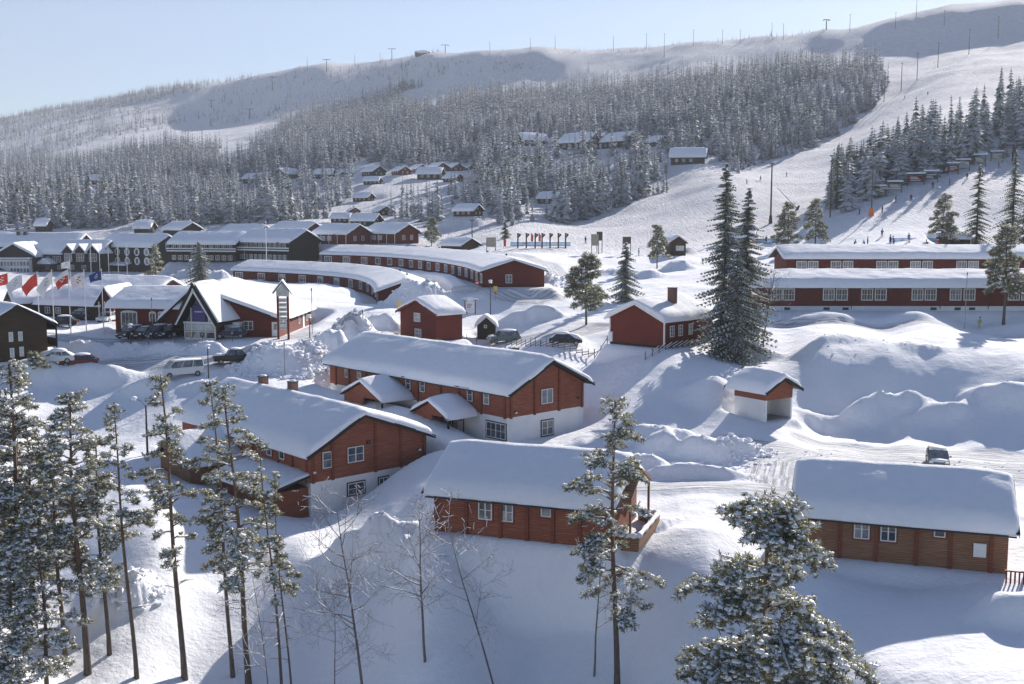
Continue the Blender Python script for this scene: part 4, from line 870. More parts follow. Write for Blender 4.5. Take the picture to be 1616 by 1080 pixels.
# red hut at the foot of the slope
sk, q = gfront('red_hut', 'small red ski hut with one wide window at the foot of the slope', (1058, 404, 7.0), (1082, 404, 7.0), 9, 3.0, 4.3, t=.5, seed=105, oe=.4, og=.6, wall='brown_boards', base_h=0, base='dark_trim', trim='red_trim', soft=3)
a, z = on_wall(sk, 'right', q, 1073, 392); window(sk, 'right', a, z, q, 1.8, 1.1, cols=2, rows=1, glassm='curtain')
sk2, q = ffront('red_hut', 'long low red ski hut with a thick snow roof, behind the big spruces', (1140, 388, 6.6), (1188, 388, 6.65), 6, 2.0, 3.2, t=.6, seed=106, oe=.6, og=.6, wall='red_boards_flat', base_h=0, base='dark_trim', soft=3, cat='hut')
sk3, q = ffront('brown_hut', 'low brown hut with snow roof behind the far terrace roof', (1497, 394, 7.9), (1530, 394, 7.9), 5, 2.2, 3.3, t=.4, seed=107, oe=.5, og=.5, wall='brown_boards', base_h=0, base='dark_trim', soft=3, cat='hut')
# ---------------------------------------------------------------- snow heaps and banks
for a in [
 (440,592,12.9,6,4,2.6,20,.24), (490,575,12.6,4,3,2.0,0,.26), (556,536,11.4,4.6,3.4,3.2,10,.26), (525,560,12.1,4.5,3.4,2.6,-30,.3), (600,520,11.0,4,3,1.6,0,.3),
 (655,478,9.7,6,3.6,3.3,15,.32), (690,476,9.6,3.5,3,2.2,0,.3), (868,452,8.7,6,4.5,1.5,20,.2), (905,440,8.4,4,3,1.4,0,.2), (820,508,10.4,5.5,2.4,1.7,0,.04), (862,508,10.4,3.5,2.2,1.5,0,.04), (700,545,12,3,1.6,1.4,0,.05),
 (1310,515,11.1,8,3.2,.9,-3,.03), (1420,515,11.1,7,3.0,.7,-3,.03), (1590,520,11.1,7,3.2,1.0,0,.03), (1250,512,11.2,5,2,.7,0,.05),
 (1310,552,13.2,6,3,.7,10,.1), (1370,652,15,4.5,2.4,1.5,8,.15), (1430,645,14.9,4,2,1.0,-12,.15), (1300,652,15.1,3,2,.9,-20,.12), (1490,664,15.2,5,2.2,1.1,6,.12), (1555,655,15.0,3.5,2,1.0,-8,.14), (1612,670,15.3,5,2.4,1.2,0,.1), (1450,555,13.6,4,3,.6,0,.2),
 (1060,722,17.2,4.5,2.4,2.1,10,.16), (1110,728,17.6,5,2.2,1.8,-5,.16), (1165,722,17.5,2.6,1.9,1.2,0,.2), (1030,700,16.8,4,2.2,1.8,0,.14), (1100,752,19.0,5.5,1.2,1.0,0,.14), (1020,748,18.6,3.5,1.4,1.1,0,.2),
 (620,868,21.2,3.2,2.6,2.6,10,.2), (575,866,21,3,2.4,2.0,0,.15), (670,880,21.8,3,2,1.2,0,.15), (765,896,22.8,3.2,1.8,1.1,0,.12), (880,900,23,3.2,2,1.3,0,.12), (930,905,23.2,3,1.8,1.1,0,.1),
 (150,592,13.1,6,3,2.0,0,.12), (45,596,13.3,5,3,2.2,0,.08), (235,602,13.5,4,2.2,1.2,0,.1), (330,606,13.6,4,2,.7,0,.2),
 (265,562,12.3,4.5,1.5,1.1,0,.2), (330,560,12.3,3,1.4,1.2,0,.15), (405,562,12.4,3,1.4,1.2,0,.2), (140,556,12.2,5,1.8,1.3,0,.2), (200,556,12.1,3,1.5,1.0,0,.3),
 (195,930,23,2.6,2.0,1.5,0,.45), (160,955,23.6,2.2,1.6,1.0,0,.4), (225,915,22.6,1.6,1.2,.9,0,.4), (1608,990,27,3.6,2.6,1.6,0,.03), (1050,838,22,2.4,.7,.45,50,.2),
 (420,425,6.3,9,5,2.6,0,.3), (345,440,6.9,4,3,2.4,0,.15), (455,420,6.2,7,4,2.0,0,.25), (640,392,6.1,8,4,1.6,0,.2), (560,398,6.1,8,4,1.5,0,.2), (728,366,5.1,7,6,5.0,0,.05), (760,352,4.8,7,5,2.5,0,.1),
 (1070,430,7.8,5,3,1.8,0,.1), (1020,440,8.2,5,3,1.3,0,.15), (980,430,7.9,6,3,1.0,0,.15), (300,438,6.4,9,4,2.2,0,.25), (180,438,5.9,9,4,1.6,0,.3),
 (1190,560,12.9,4,3,1.3,0,.08), (1120,630,14.9,5,4,1.4,0,.05), (890,540,11.8,3,2,.9,0,.05), (540,880,21.3,3,2,1.0,0,.1)]:
    mound(a[0], a[1], a[2], a[3], a[4], a[5], a[6], a[7])
road([(1800, 752, 18.3), (1620, 736, 17.9), (1480, 728, 17.7), (1380, 716, 17.2), (1300, 722, 17.4), (1245, 742, 18.2), (1238, 772, 19.7), (1290, 795, 20.9)], 3.6)
road([(1800, 735, 17.4), (1620, 722, 17.1), (1480, 712, 16.8), (1360, 706, 16.5), (1280, 700, 16.4)], 2.2)
road([(985, 772, 19.8), (1120, 768, 19.6), (1240, 776, 19.9)], 1.6); road([(1300, 722, 17.4), (1200, 712, 17.2), (1150, 700, 16.8)], 2.2)
road([(-200, 532, 11.9), (100, 532, 11.8), (300, 534, 11.7), (440, 531, 11.6), (540, 527, 11.4)], 2.6)
road([(20, 578, 13), (180, 566, 12.6), (300, 572, 12.8), (400, 566, 12.6)], 3.0)
road([(700, 462, 9.2), (760, 470, 9.5), (840, 478, 9.7), (900, 468, 9.3)], 2.6); road([(880, 436, 8.2), (860, 418, 7.6), (780, 408, 7.0), (880, 398, 6.7)], 2.6)
road([(1900, 537, 11.6), (1600, 537, 11.6), (1450, 530, 11.4), (1240, 524, 11.3)], 1.8); road([(820, 527, 11.2), (900, 530, 11.3), (950, 520, 11)], 2)
# ---------------------------------------------------------------- trees
def quads_to_arrays(): pass
def rnd_dirs(rs, n):
    z = rs.uniform(-1, 1, n); a = rs.uniform(0, 2*np.pi, n); r = np.sqrt(1-z*z); return np.stack([r*np.cos(a), r*np.sin(a), z], -1)
def nrm(a): return a/(np.linalg.norm(a, axis=-1, keepdims=True)+1e-9)
def needle_quads(rs, pts, out, size, width, k):
    """k slim blades round every point, pointing mostly along 'out'"""
    n = len(pts); P_ = np.repeat(pts, k, 0); O = np.repeat(out, k, 0); d = nrm(rnd_dirs(rs, n*k)*1.0+O*.9); s = nrm(np.cross(d, rnd_dirs(rs, n*k)))
    L = size*rs.uniform(.6, 1.25, (n*k, 1)); w = width*rs.uniform(.7, 1.3, (n*k, 1)); a = P_+d*L*.08; b = P_+d*L
    V = np.stack([a-s*w*.5, a+s*w*.5, b+s*w*.35, b-s*w*.35], 1).reshape(-1, 3); return V
_bn, _bk = 7, 4
def blob_template():
    v = [(0, 0, 1)]; f = []
    for i in range(1, _bk):
        ph = math.pi*i/_bk
        for j in range(_bn): t_ = 2*math.pi*j/_bn; v.append((math.sin(ph)*math.cos(t_), math.sin(ph)*math.sin(t_), math.cos(ph)))
    v.append((0, 0, -1)); e = len(v)-1
    for j in range(_bn):
        j2 = (j+1) % _bn; f.append((0, 0, 1+j, 1+j2)); f.append((e, e, e-_bn+j2, e-_bn+j))
        for i in range(_bk-2): o = 1+i*_bn; f.append((o+j, o+_bn+j, o+_bn+j2, o+j2))
    return np.array(v), f
BT, BF = blob_template(); BQ = [q for q in BF if len(set(q)) == 4]; BTRI = [(q[1], q[2], q[3]) for q in BF if len(set(q)) == 3]
def blobs(rs, pts, rad, flat=.55):
    n = len(pts); m = len(BT); j = 1+rs.uniform(-.38, .38, (n, m, 1)); sc_ = np.stack([rad*rs.uniform(.8, 1.4, n), rad*rs.uniform(.8, 1.4, n), rad*flat*rs.uniform(.8, 1.2, n)], -1)[:, None, :]
    V = pts[:, None, :]+BT[None]*j*sc_; return V.reshape(-1, 3), n
def mesh_mixed(name, parts, mats):
    """parts: list of (verts, faces list or quad count, material index, smooth)"""
    V = []; loops = []; tot = []; mi = []; sm = []; base = 0
    for verts, faces, m_, s_ in parts:
        if len(verts) == 0: continue
        V.append(np.asarray(verts, np.float32))
        if faces is None:
            n = len(verts)//4; loops.append(np.arange(n*4)+base); tot.append(np.full(n, 4)); k = n
        elif isinstance(faces, tuple):    # blobs
            n = faces[1]; m = len(BT); off = (np.arange(n)*m+base)[:, None, None]
            q = (np.array(BQ)[None]+off).reshape(-1); t_ = (np.array(BTRI)[None]+off).reshape(-1); loops += [q, t_]; a, b = n*len(BQ), n*len(BTRI); tot += [np.full(a, 4), np.full(b, 3)]; k = a+b
        else:
            loops.append(np.array([i for f in faces for i in f])+base); tot.append(np.array([len(f) for f in faces])); k = len(faces)
        mi.append(np.full(k, m_)); sm.append(np.full(k, s_)); base += len(verts)
    V = np.concatenate(V); loops = np.concatenate(loops).astype(np.int32); tot = np.concatenate(tot).astype(np.int32); st = np.concatenate([[0], np.cumsum(tot)[:-1]]).astype(np.int32)
    me = bpy.data.meshes.new(name); me.vertices.add(len(V)); me.vertices.foreach_set('co', V.ravel()); me.loops.add(len(loops)); me.loops.foreach_set('vertex_index', loops)
    me.polygons.add(len(tot)); me.polygons.foreach_set('loop_start', st)
    try: me.polygons.foreach_set('loop_total', tot)
    except Exception: pass
    for m_ in mats: me.materials.append(M[m_])
    me.polygons.foreach_set('material_index', np.concatenate(mi).astype(np.int32)); me.polygons.foreach_set('use_smooth', np.concatenate(sm)); me.update(calc_edges=True)
    return me
def limb_path(rs, base, az, L, rise, droop, n=6):
    pts = []; d = np.array([math.cos(az), math.sin(az), 0.]); sw = rs.uniform(-.35, .35)
    for i in range(n+1):
        t_ = i/n; a = az+sw*t_; dd = np.array([math.cos(a), math.sin(a), 0]); pts.append(base+dd*L*t_+np.array([0, 0, 1])*(rise*L*t_-droop*L*t_*t_)+rs.uniform(-.03, .03, 3)*L*(t_ > 0))
    return np.array(pts)
def pine(seed, H, cb, Rm, nl, snow, trunk_r=.2, gap=.2, kq=11, dead=10, tuft=.30, snow_r=.17, bend=.3, twigd=.55, shape=0, lean=(0, 0), grow=1.0):
    """Scots pine: returns trunk mesh and crown mesh"""
    rs = np.random.RandomState(seed); tr = MB(); n = 12
    tp = [np.array([bend*math.sin(seed+i*.5)*(i/n)**.8*.6+lean[0]*i/n, bend*math.cos(seed*2+i*.37)*(i/n)*.6+lean[1]*i/n, H*i/n-(.8 if i == 0 else 0)]) for i in range(n+1)]
    def at(z): f = min(max(z/H*n, 0), n-1e-6); i = int(f); return tp[i]+(tp[i+1]-tp[i])*(f-i) if i > 0 else tp[0]*(1-f)+tp[1]*f
    tr.tube(tp, [trunk_r*(1-.8*i/n)*(1.25 if i == 0 else 1) for i in range(n+1)], 'bark_pine', 8)
    tufts = []; outs = []; sn = []; snr = []
    for i in range(dead):
        z = H*rs.uniform(.25, cb+.05); p = at(z); L = rs.uniform(.5, 1.6); pp = limb_path(rs, p, rs.uniform(0, 6.28), L, rs.uniform(-.1, .25), .1, 4); tr.tube(pp, [.022, .02, .015, .012, .006], 'bark_spruce', 4)
        q = pp[1:]+np.array([0, 0, .03]); 
        if rs.rand() < .6: tr.tube(q, [.02, .035, .03, .01], 'snow_clump', 5)
    nl_ = nl; zz = cb*H
    for i in range(nl_):
        t_ = (i+rs.uniform(0, .8))/nl_; z = H*(cb+(1-cb)*t_**.92)
        if rs.rand() < gap and 0.02 < t_ < .9: continue
        prof = max(.12, (1-t_)**.72)*min(1, .55+t_*2.2)*1.1 if shape == 0 else max(.12, (1-t_)**(.62 if shape == 1 else .5))
        L = Rm*prof*rs.uniform(.42, 1.18); az = rs.uniform(0, 6.28); rise = rs.uniform(.05, .45)+.5*t_; p = at(min(z, H*.985)); pp = limb_path(rs, p, az, L, rise, .35+.25*snow, 6)
        r0 = trunk_r*.28*(1-.5*t_); tr.tube(pp, [r0*(1-.82*k/6)+.006 for k in range(7)], 'bark_pine', 5)
        if snow > .2: tr.tube(pp[1:]+np.array([0, 0, r0*.7]), [r0*.6+.02*snow*2]*6, 'snow_clump', 5)
        nt_ = max(3, int(L*6.5*grow))
        for k in range(nt_):
            f = 1-rs.rand()**1.5*(.62 if shape == 0 else .75); a = min(f*6, 5.99); j = min(int(a), 5); q = pp[j]+(pp[j+1]-pp[j])*(a-j); d = nrm(pp[j+1]-pp[j]); side = nrm(np.cross(d, [0, 0, 1.]))*(1 if rs.rand() < .5 else -1)
            tl = rs.uniform(.25, 1.0)*twigd*(1.25-f*.6)*max(.6, Rm/2.2); e = q+(d*.6+side*1.0+np.array([0, 0, rs.uniform(-.1, .35)]))*tl
            m_ = 3
            for w in range(m_):
                g = (w+1)/m_; c = q+(e-q)*g+rs.uniform(-.08, .08, 3); tufts.append(c); outs.append(nrm(e-q)*.7+np.array([0, 0, .35]))
            if rs.rand() < .75: tr.tube([q, (q+e)/2+np.array([0, 0, .03]), e], [.016, .012, .006], 'bark_spruce', 3, cap=False)
            if rs.rand() < snow: sn.append(e+np.array([0, 0, .07])); snr.append(snow_r*rs.uniform(.6, 1.3))
            if rs.rand() < snow*.7: sn.append((q+e)/2+np.array([0, 0, .08])+rs.uniform(-.1, .1, 3)); snr.append(snow_r*rs.uniform(.5, 1.1))
    top = at(H*.99)
    for k in range(6): tufts.append(top+rs.uniform(-.15, .15, 3)+np.array([0, 0, -.15*k])); outs.append(np.array([0, 0, .8]))
    tufts = np.array(tufts); outs = np.array(outs); V = needle_quads(rs, tufts, outs, tuft, tuft*.2, kq); parts = [(V, None, 0, False)]
    if sn: bv, bn = blobs(rs, np.array(sn), np.array(snr)); parts.append((bv, ('b', bn), 1, True))
    # small snow flecks held in the needles
    k = int(len(tufts)*1.5*min(1, snow*1.4)); 
    if k: sel = rs.randint(0, len(tufts), k); bv, bn = blobs(rs, tufts[sel]+np.array([0, 0, tuft*.25])+rs.uniform(-.08, .08, (k, 3)), snow_r*rs.uniform(.25, .6, k), .6); parts.append((bv, ('b', bn), 1, True))
    return tr.mesh('trunk', True), mesh_mixed('crown', parts, ['needle_pine', 'snow_clump'])
def spruce(seed, H, Rm, whorls, per, snow, segs=7, trunk_r=.22, base=.03, droop=.55, ragged=.25, power=.85, leaf=.42):
    rs = np.random.RandomState(seed); tr = MB(); tr.tube([(0, 0, -.8), (0, 0, H*.5), (0, 0, H*.99)], [trunk_r*1.1, trunk_r*.6, .03], 'bark_spruce', 7); G = []; S = []
    for i in range(whorls):
        t_ = i/(whorls-1); z0 = H*(base+(1-base)*t_)
        R_ = Rm*(1-t_)**power*(1 if t_ > .08 else .75+t_*3)+.12
        for j in range(per):
            if rs.rand() < .1: continue
            L = R_*rs.uniform(1-ragged*1.6, 1+ragged); az = rs.uniform(0, 6.28); z = z0+rs.uniform(-.5, .5)*H/whorls; up = .25*(t_)-.05
            n = max(3, int(segs*min(1, .35+L/Rm)))
            dd = np.array([math.cos(az), math.sin(az), 0]); sd_ = np.array([-math.sin(az), math.cos(az), 0])
            for k in range(n):
                f = (k+.6)/n; c = dd*L*f+np.array([0, 0, z+up*L*f-droop*L*f**1.6+.12*L*f**4]); w = leaf*(1.15-.65*f)*(.55+.45*L/Rm)*rs.uniform(.8, 1.2)*(.35+.65*min(1, Rm/2.5))
                for sg in (-1, 1):
                    e = c+sd_*sg*w*1.1+dd*w*.7+np.array([0, 0, -w*rs.uniform(.25, .8)]); h_ = dd*w*.55
                    G += [c-h_*.6, c+h_*.8, e+h_*.35, e-h_*.35]
                    if rs.rand() < snow:
                        o = np.array([0, 0, .05+.02*rs.rand()]); q = .75+.3*rs.rand(); e2 = c+(e-c)*q; S += [c-h_*.55+o, c+h_*.7+o, e2+h_*.3+o, e2-h_*.35+o]
                hg = np.array([0, 0, -w*.8]); G += [c-dd*w*.5, c+dd*w*.6, c+dd*w*.4+hg+sd_*rs.uniform(-.1, .1), c-dd*w*.3+hg*.8]
    parts = [(np.array(G), None, 0, False)]
    if S: parts.append((np.array(S), None, 1, False))
    return tr.mesh('trunk', True), mesh_mixed('crown', parts, ['needle_spruce', 'snow_clump'])
def far_spruce(seed, levels, per, Rm=.15, two=False):
    """unit-height spruce of drooping kites; material picks up snow on the upper sides"""
    rs = np.random.RandomState(seed); G = []
    for i in range(levels):
        t_ = (i+rs.uniform(-.35, .35)*(i > 0))/levels; z = .05+.93*t_; R_ = Rm*(1-t_)**.8*rs.uniform(.75, 1.15)+.008
        for j in range(per):
            if rs.rand() < .1: continue
            az = 2*math.pi*(j+rs.uniform(-.35, .35)+.5*(i % 2))/per; L = R_*rs.uniform(.5, 1.35); dd = np.array([math.cos(az), math.sin(az), 0]); sd_ = np.array([-math.sin(az), math.cos(az), 0]); w = L*.42
            a = np.array([0, 0, z+.012]); tip = dd*L+np.array([0, 0, z-L*rs.uniform(.35, .75)]); m = (a+tip)/2
            if two: G += [a, m+sd_*w+[0, 0, -w*.7], tip, m+[0, 0, .006], a, m+[0, 0, .006], tip, m-sd_*w+[0, 0, -w*.7]]
            else: G += [a, m+sd_*w+[0, 0, -w*.4], tip, m-sd_*w+[0, 0, -w*.4]]
    r = .012; G += [np.array(p) for p in ((r, 0, -.05), (-r, 0, -.05), (-r*.15, 0, .985), (r*.15, 0, .985))]; G += [np.array(p) for p in ((0, r, -.05), (0, -r, -.05), (0, -r*.15, .985), (0, r*.15, .985))]
    return np.array(G)
def birch(seed, H, r=.07, spread=.45, lean=(0, 0), snow=.4, depth=3, first=.35, nb=14):
    rs = np.random.RandomState(seed); tr = MB(); tw = MB()
    def grow(p, d, L, r0, lev):
        n = 6; pts = [p]; q = p.copy(); dd = d.copy()
        for i in range(n): dd = nrm(dd+rs.uniform(-.16, .16, 3)*(.3 if lev == 0 else 1)+np.array([0, 0, .05 if lev else .0])); q = q+dd*L/n; pts.append(q.copy())
        mb = tr if lev < 2 else tw; mb.tube(pts, [max(.006, r0*(1-.8*i/n)) for i in range(n+1)], 'bark_birch', 6 if lev == 0 else (4 if lev == 1 else 3), cap=False)
        if lev > 0 and rs.rand() < snow*(1.3 if lev == 1 else .5): tw.tube([x+np.array([0, 0, r0*.6+.012]) for x in pts[:-1]], [max(.012, r0*.75)]*n, 'snow_clump', 4)
        if lev < depth:
            k = nb if lev == 0 else (6 if lev == 1 else 5)
            for i in range(k):
                f = (first+(1-first)*(i+rs.rand())/k if lev == 0 else rs.uniform(.2, 1)); j = min(int(f*n), n-1); b = pts[j]+(pts[j+1]-pts[j])*(f*n-j); t_ = nrm(pts[j+1]-pts[j]); o = rnd_dirs(rs, 1)[0]; o = nrm(o-t_*o.dot(t_)); 
                grow(b, nrm(t_*rs.uniform(.35, .9)+o*1.0), L*(spread*(1.2-f*.7) if lev == 0 else rs.uniform(.35, .6)), r0*.42*(1.15-f*.5), lev+1)
    d0 = nrm(np.array([lean[0], lean[1], 1.])); grow(np.array([0, 0, -.5]), d0, H+.5, r, 0)
    return tr.mesh('trunk', True), tw.mesh('twigs', True)
def put_tree(name, meshes, u, v, s=None, scale=1.0, rz=0.0, label=None, group=None, cat='tree', loc=None, kid2='crown'):
    p = loc if loc is not None else (gnd(u, v) if s is None else None)
    if p is None: q = P(u, v, s); p = Vector((q.x, q.y, float(h(q.x, q.y)[0])))
    o = empty(name, p, rz, label, cat, group); o.scale = (scale,)*3
    link('trunk', meshes[0], o); link(kid2, meshes[1], o); return o
# ---------------------------------------------------------------- foreground and mid-ground trees
def base_of(u_mid, v_top, v_bot, s):
    """ground position for a tree seen at column u whose base is at v_bot (may lie below the frame)"""
    q = P(u_mid, v_bot, s); return Vector((q.x, q.y, float(h(q.x, q.y)[0])))
def top_h(p, v_top):   # height that puts the top at photo row v_top
    lo, hi = 1, 60
    for _ in range(40):
        m = (lo+hi)/2
        if proj(p.x, p.y, p.z+m)[1] < v_top: hi = m
        else: lo = m
    return lo
PN = [  # u base, v base, s, v top, crown base fraction, radius, limbs, snow, seed, trunk r, label
 (140, 1090, 25.5, 622, .32, 2.3, 74, .5, 1, .23, 'tall snowy pine with a bare trunk, second from the left edge'),
 (217, 1085, 25.5, 640, .40, 1.5, 46, .45, 2, .15, 'slim pine with a narrow crown, left of the orange-barked pine'),
 (292, 1068, 24.8, 592, .40, 2.1, 60, .38, 3, .2, 'tall pine with an orange-brown trunk and long loose side branches at the lower left'),
 (368, 1060, 24.5, 602, .38, 1.5, 46, .4, 4, .15, 'slim dark-trunked pine left of the full-crowned pine before the log house'),
 (393, 1075, 24.8, 612, .36, 2.2, 80, .5, 5, .21, 'full-crowned snowy pine standing right before the annex of the log house'),
 (447, 1100, 25.6, 690, .45, 1.3, 36, .35, 6, .11, 'thin pine with a loose crown hanging before the annex corner'),
 (463, 1105, 25.8, 748, .50, 1.0, 24, .35, 7, .08, 'thinnest young pine, just right of the thin loose-crowned pine'),
 (974, 1100, 26.2, 632, .30, 2.5, 66, .42, 8, .2, 'tall lone pine in front of the centre log cabin'),
 (105, 1060, 24.8, 700, .50, 1.9, 52, .5, 9, .17, 'pine with a leaning brown trunk behind the second pine from the left'),
 (40, 1085, 25.0, 575, .14, 2.7, 100, .55, 10, .24, 'broad dense pine at the far left edge, its top before the snowed-in cars'),
 (-20, 1090, 25.5, 690, .1, 2.6, 84, .6, 11, .22, 'snow-laden pine cut off by the left edge of the photo'),
 (75, 1110, 26.5, 800, .12, 2.0, 64, .6, 12, .14, 'low snow-covered pine filling the lower left corner'),
 (175, 1075, 24.8, 690, .30, 1.9, 60, .5, 14, .16, 'pine filling the gap between the second and the slim pine at the left'),
 (-8, 1060, 24.4, 600, .2, 2.4, 90, .55, 15, .2, 'dense pine behind the broad one at the left edge'),
 (60, 1065, 24.2, 660, .25, 2.2, 80, .5, 16, .18, 'pine with a dense crown behind the low snow-covered pine at the left'),
 (30, 1130, 27.0, 870, .08, 1.9, 56, .65, 13, .14, 'small snow-covered pine at the bottom left corner, nearest to the camera'),
]
for (u, vb, s, vt, cb, rr, nl, sn, sd_, tr_, lab) in PN:
    p = base_of(u, vt, vb, s); H = top_h(p, vt)
    lean = (-.9 if u < 500 and u > 180 else (-.5 if u > 100 else 0), 0)
    put_tree('pine_tree', pine(sd_, H, cb, rr*(1.4 if u > 900 or u < 150 else 1.22), int(nl*(1.15 if u > 900 or u < 150 else 1.0)), sn, tr_, lean=lean, gap=.28, twigd=.5, tuft=.22, kq=9, snow_r=.12, grow=1.45), u, vb, loc=p, label=lab)
# the big snow-laden pine at the bottom right
q = P(1186, 1330, 35.5); q = Vector((q.x, q.y, float(h(q.x, q.y)[0]))); H = top_h(q, 792)
put_tree('pine_tree', pine(78, H, .30, 5.4, 125, .95, .26, gap=.2, kq=12, dead=0, tuft=.26, snow_r=.135, twigd=.5, shape=2, bend=.5, grow=2.1), 0, 0, loc=q, label='big broad pine heavy with snow clumps, at the bottom right of the centre')
# young birches
for (u, vb, s, vt, ln, sd_, rr, lab) in [
 (574, 1120, 26, 800, (0.0, 0), 21, .10, 'bare birch with many fine twigs below the snow heap, largest of the birches'),
 (672, 1110, 26, 805, (-.03, 0), 22, .09, 'bare snow-lined birch with a forked side limb, right of the largest birch'),
 (786, 1110, 26, 815, (-.26, 0), 23, .07, 'thin leaning birch stem before the left end of the centre cabin'),
 (937, 1100, 25.6, 850, (0, 0), 24, .07, 'thin bare birch close left of the tall lone pine'),
 (530, 1110, 26, 930, (-.06, 0), 29, .05, 'small bare sapling left of the largest birch'),
 (430, 1110, 25.8, 900, (-.08, 0), 26, .05, 'small bare sapling between the thin pines and the full-crowned pine')]:
    p = base_of(u, vt, vb, s); H = top_h(p, vt); lx = ln[0]
    put_tree('birch_tree', birch(sd_, H, rr, .34, lean=(lx, 0), snow=.55, nb=16 if rr > .08 else 10), u, vb, loc=p, label=lab, kid2='twigs')
p = P(1203, 560, 13.0); p.z = float(h(p.x, p.y)[0]); put_tree('birch_tree', birch(27, top_h(p, 430), .12, .4, lean=(.08, 0), snow=.2, nb=14), 0, 0, loc=p, label='bare dark-stemmed birch right of the big spruce pair', kid2='twigs')
# big spruce pair and other single trees near the houses
def single(kind, u, vb, s, vt, lab, seed, R_=None, snow=.5, group=None, **k):
    p = P(u, vb, s); p.z = float(h(p.x, p.y)[0]); H = top_h(p, vt)
    if kind == 'spruce': put_tree('spruce_tree', spruce(seed, H, R_ or H*.2, k.get('wh', int(H*1.9)), k.get('per', 9), snow, droop=k.get('droop', .5), leaf=k.get('leaf', .42), ragged=.36, power=k.get('power', .7)), 0, 0, loc=p, label=lab, group=group)
    else: put_tree('pine_tree', pine(seed, H, k.get('cb', .22), R_ or H*.25, k.get('nl', 60), snow, .2*H/12, tuft=.42, kq=9, dead=4, snow_r=.2, gap=.1, twigd=.6, shape=k.get('shape', 0)), 0, 0, loc=p, label=lab, group=group)
single('spruce', 1140, 566, 13.1, 262, 'tallest snow-dusted spruce, left one of the big pair beside the red barn', 31, 3.7, .9, leaf=.46, per=10, wh=44, power=.66, droop=.42)
single('spruce', 1176, 560, 12.9, 300, 'big snow-dusted spruce, right one of the pair beside the red barn', 32, 3.5, .9, leaf=.46, per=10, wh=40, power=.66, droop=.42)
single('spruce', 1160, 571, 13.3, 400, 'lower bushy spruce squeezed at the foot of the big spruce pair', 33, 3.5, .9, leaf=.46, per=10, wh=24, power=.55)
single('pine', 925, 513, 10.9, 405, 'round-crowned pine left of the red barn, behind the snowed-in car', 34, 3.6, .35, cb=.25, nl=80)
single('spruce', 987, 480, 9.7, 385, 'slender frosted spruce between the round pine and the red barn', 35, 2.8, .9, wh=24)
single('pine', 1037, 422, 7.6, 357, 'small snowy pine left of the red ski hut', 36, 2.7, .45, cb=.25, nl=50, shape=1)
single('pine', 1243, 398, 7.3, 322, 'dark snowy pine at the left end of the far terrace roof', 37, 3.4, .35, cb=.1, nl=60, shape=1)
single('pine', 1286, 400, 7.4, 316, 'frosted pine with grey stem beside the dark snowy pine at the far terrace', 38, 3.0, .5, cb=.15, nl=56, shape=1)
single('spruce', 1320, 330, 6.2, 230, 'narrow spruce at the lower tip of the right-hand forest, beside the lift pole', 39, 2.6, .45, wh=26)
single('pine', 1487, 398, 7.9, 308, 'light snowy pine on the slope behind the far terrace, left of the dark spruce', 40, 3.2, .5, cb=.2, nl=60, shape=1)
single('spruce', 1540, 397, 7.9, 262, 'dark layered spruce on the slope right of the light snowy pine', 41, 3.2, .35, wh=30)
single('spruce', 1596, 395, 7.9, 240, 'broad spruce on the slope at the right edge', 42, 3.8, .4, wh=32)
single('spruce', 1622, 395, 7.9, 270, 'spruce cut by the right edge of the photo', 43, 3.2, .4, wh=30)
single('pine', 1583, 524, 11.1, 360, 'tall pine with a bare brown trunk in front of the near terrace', 44, 3.3, .35, cb=.33, nl=80)
single('spruce', 316, 452, 7.4, 382, 'dense snow-covered spruce before the twin dark lodges', 45, 3.3, .8, wh=22, leaf=.5)
single('pine', 247, 458, 7.5, 388, 'thin frosted pine left of the dense spruce by the dark hotel', 46, 2.0, .5, cb=.2, nl=40)
single('pine', 681, 392, 5.9, 345, 'rounded frosted pine right of the red row houses', 47, 2.6, .4, cb=.2, nl=50)
single('spruce', 797, 378, 6.1, 350, 'tiny spruce behind the row of banner posts', 48, 1.6, .5, wh=16)
single('pine', 58, 590, 13.4, 560, 'small pine top before the brown house at the left edge', 49, 1.2, .5, cb=.1, nl=24)
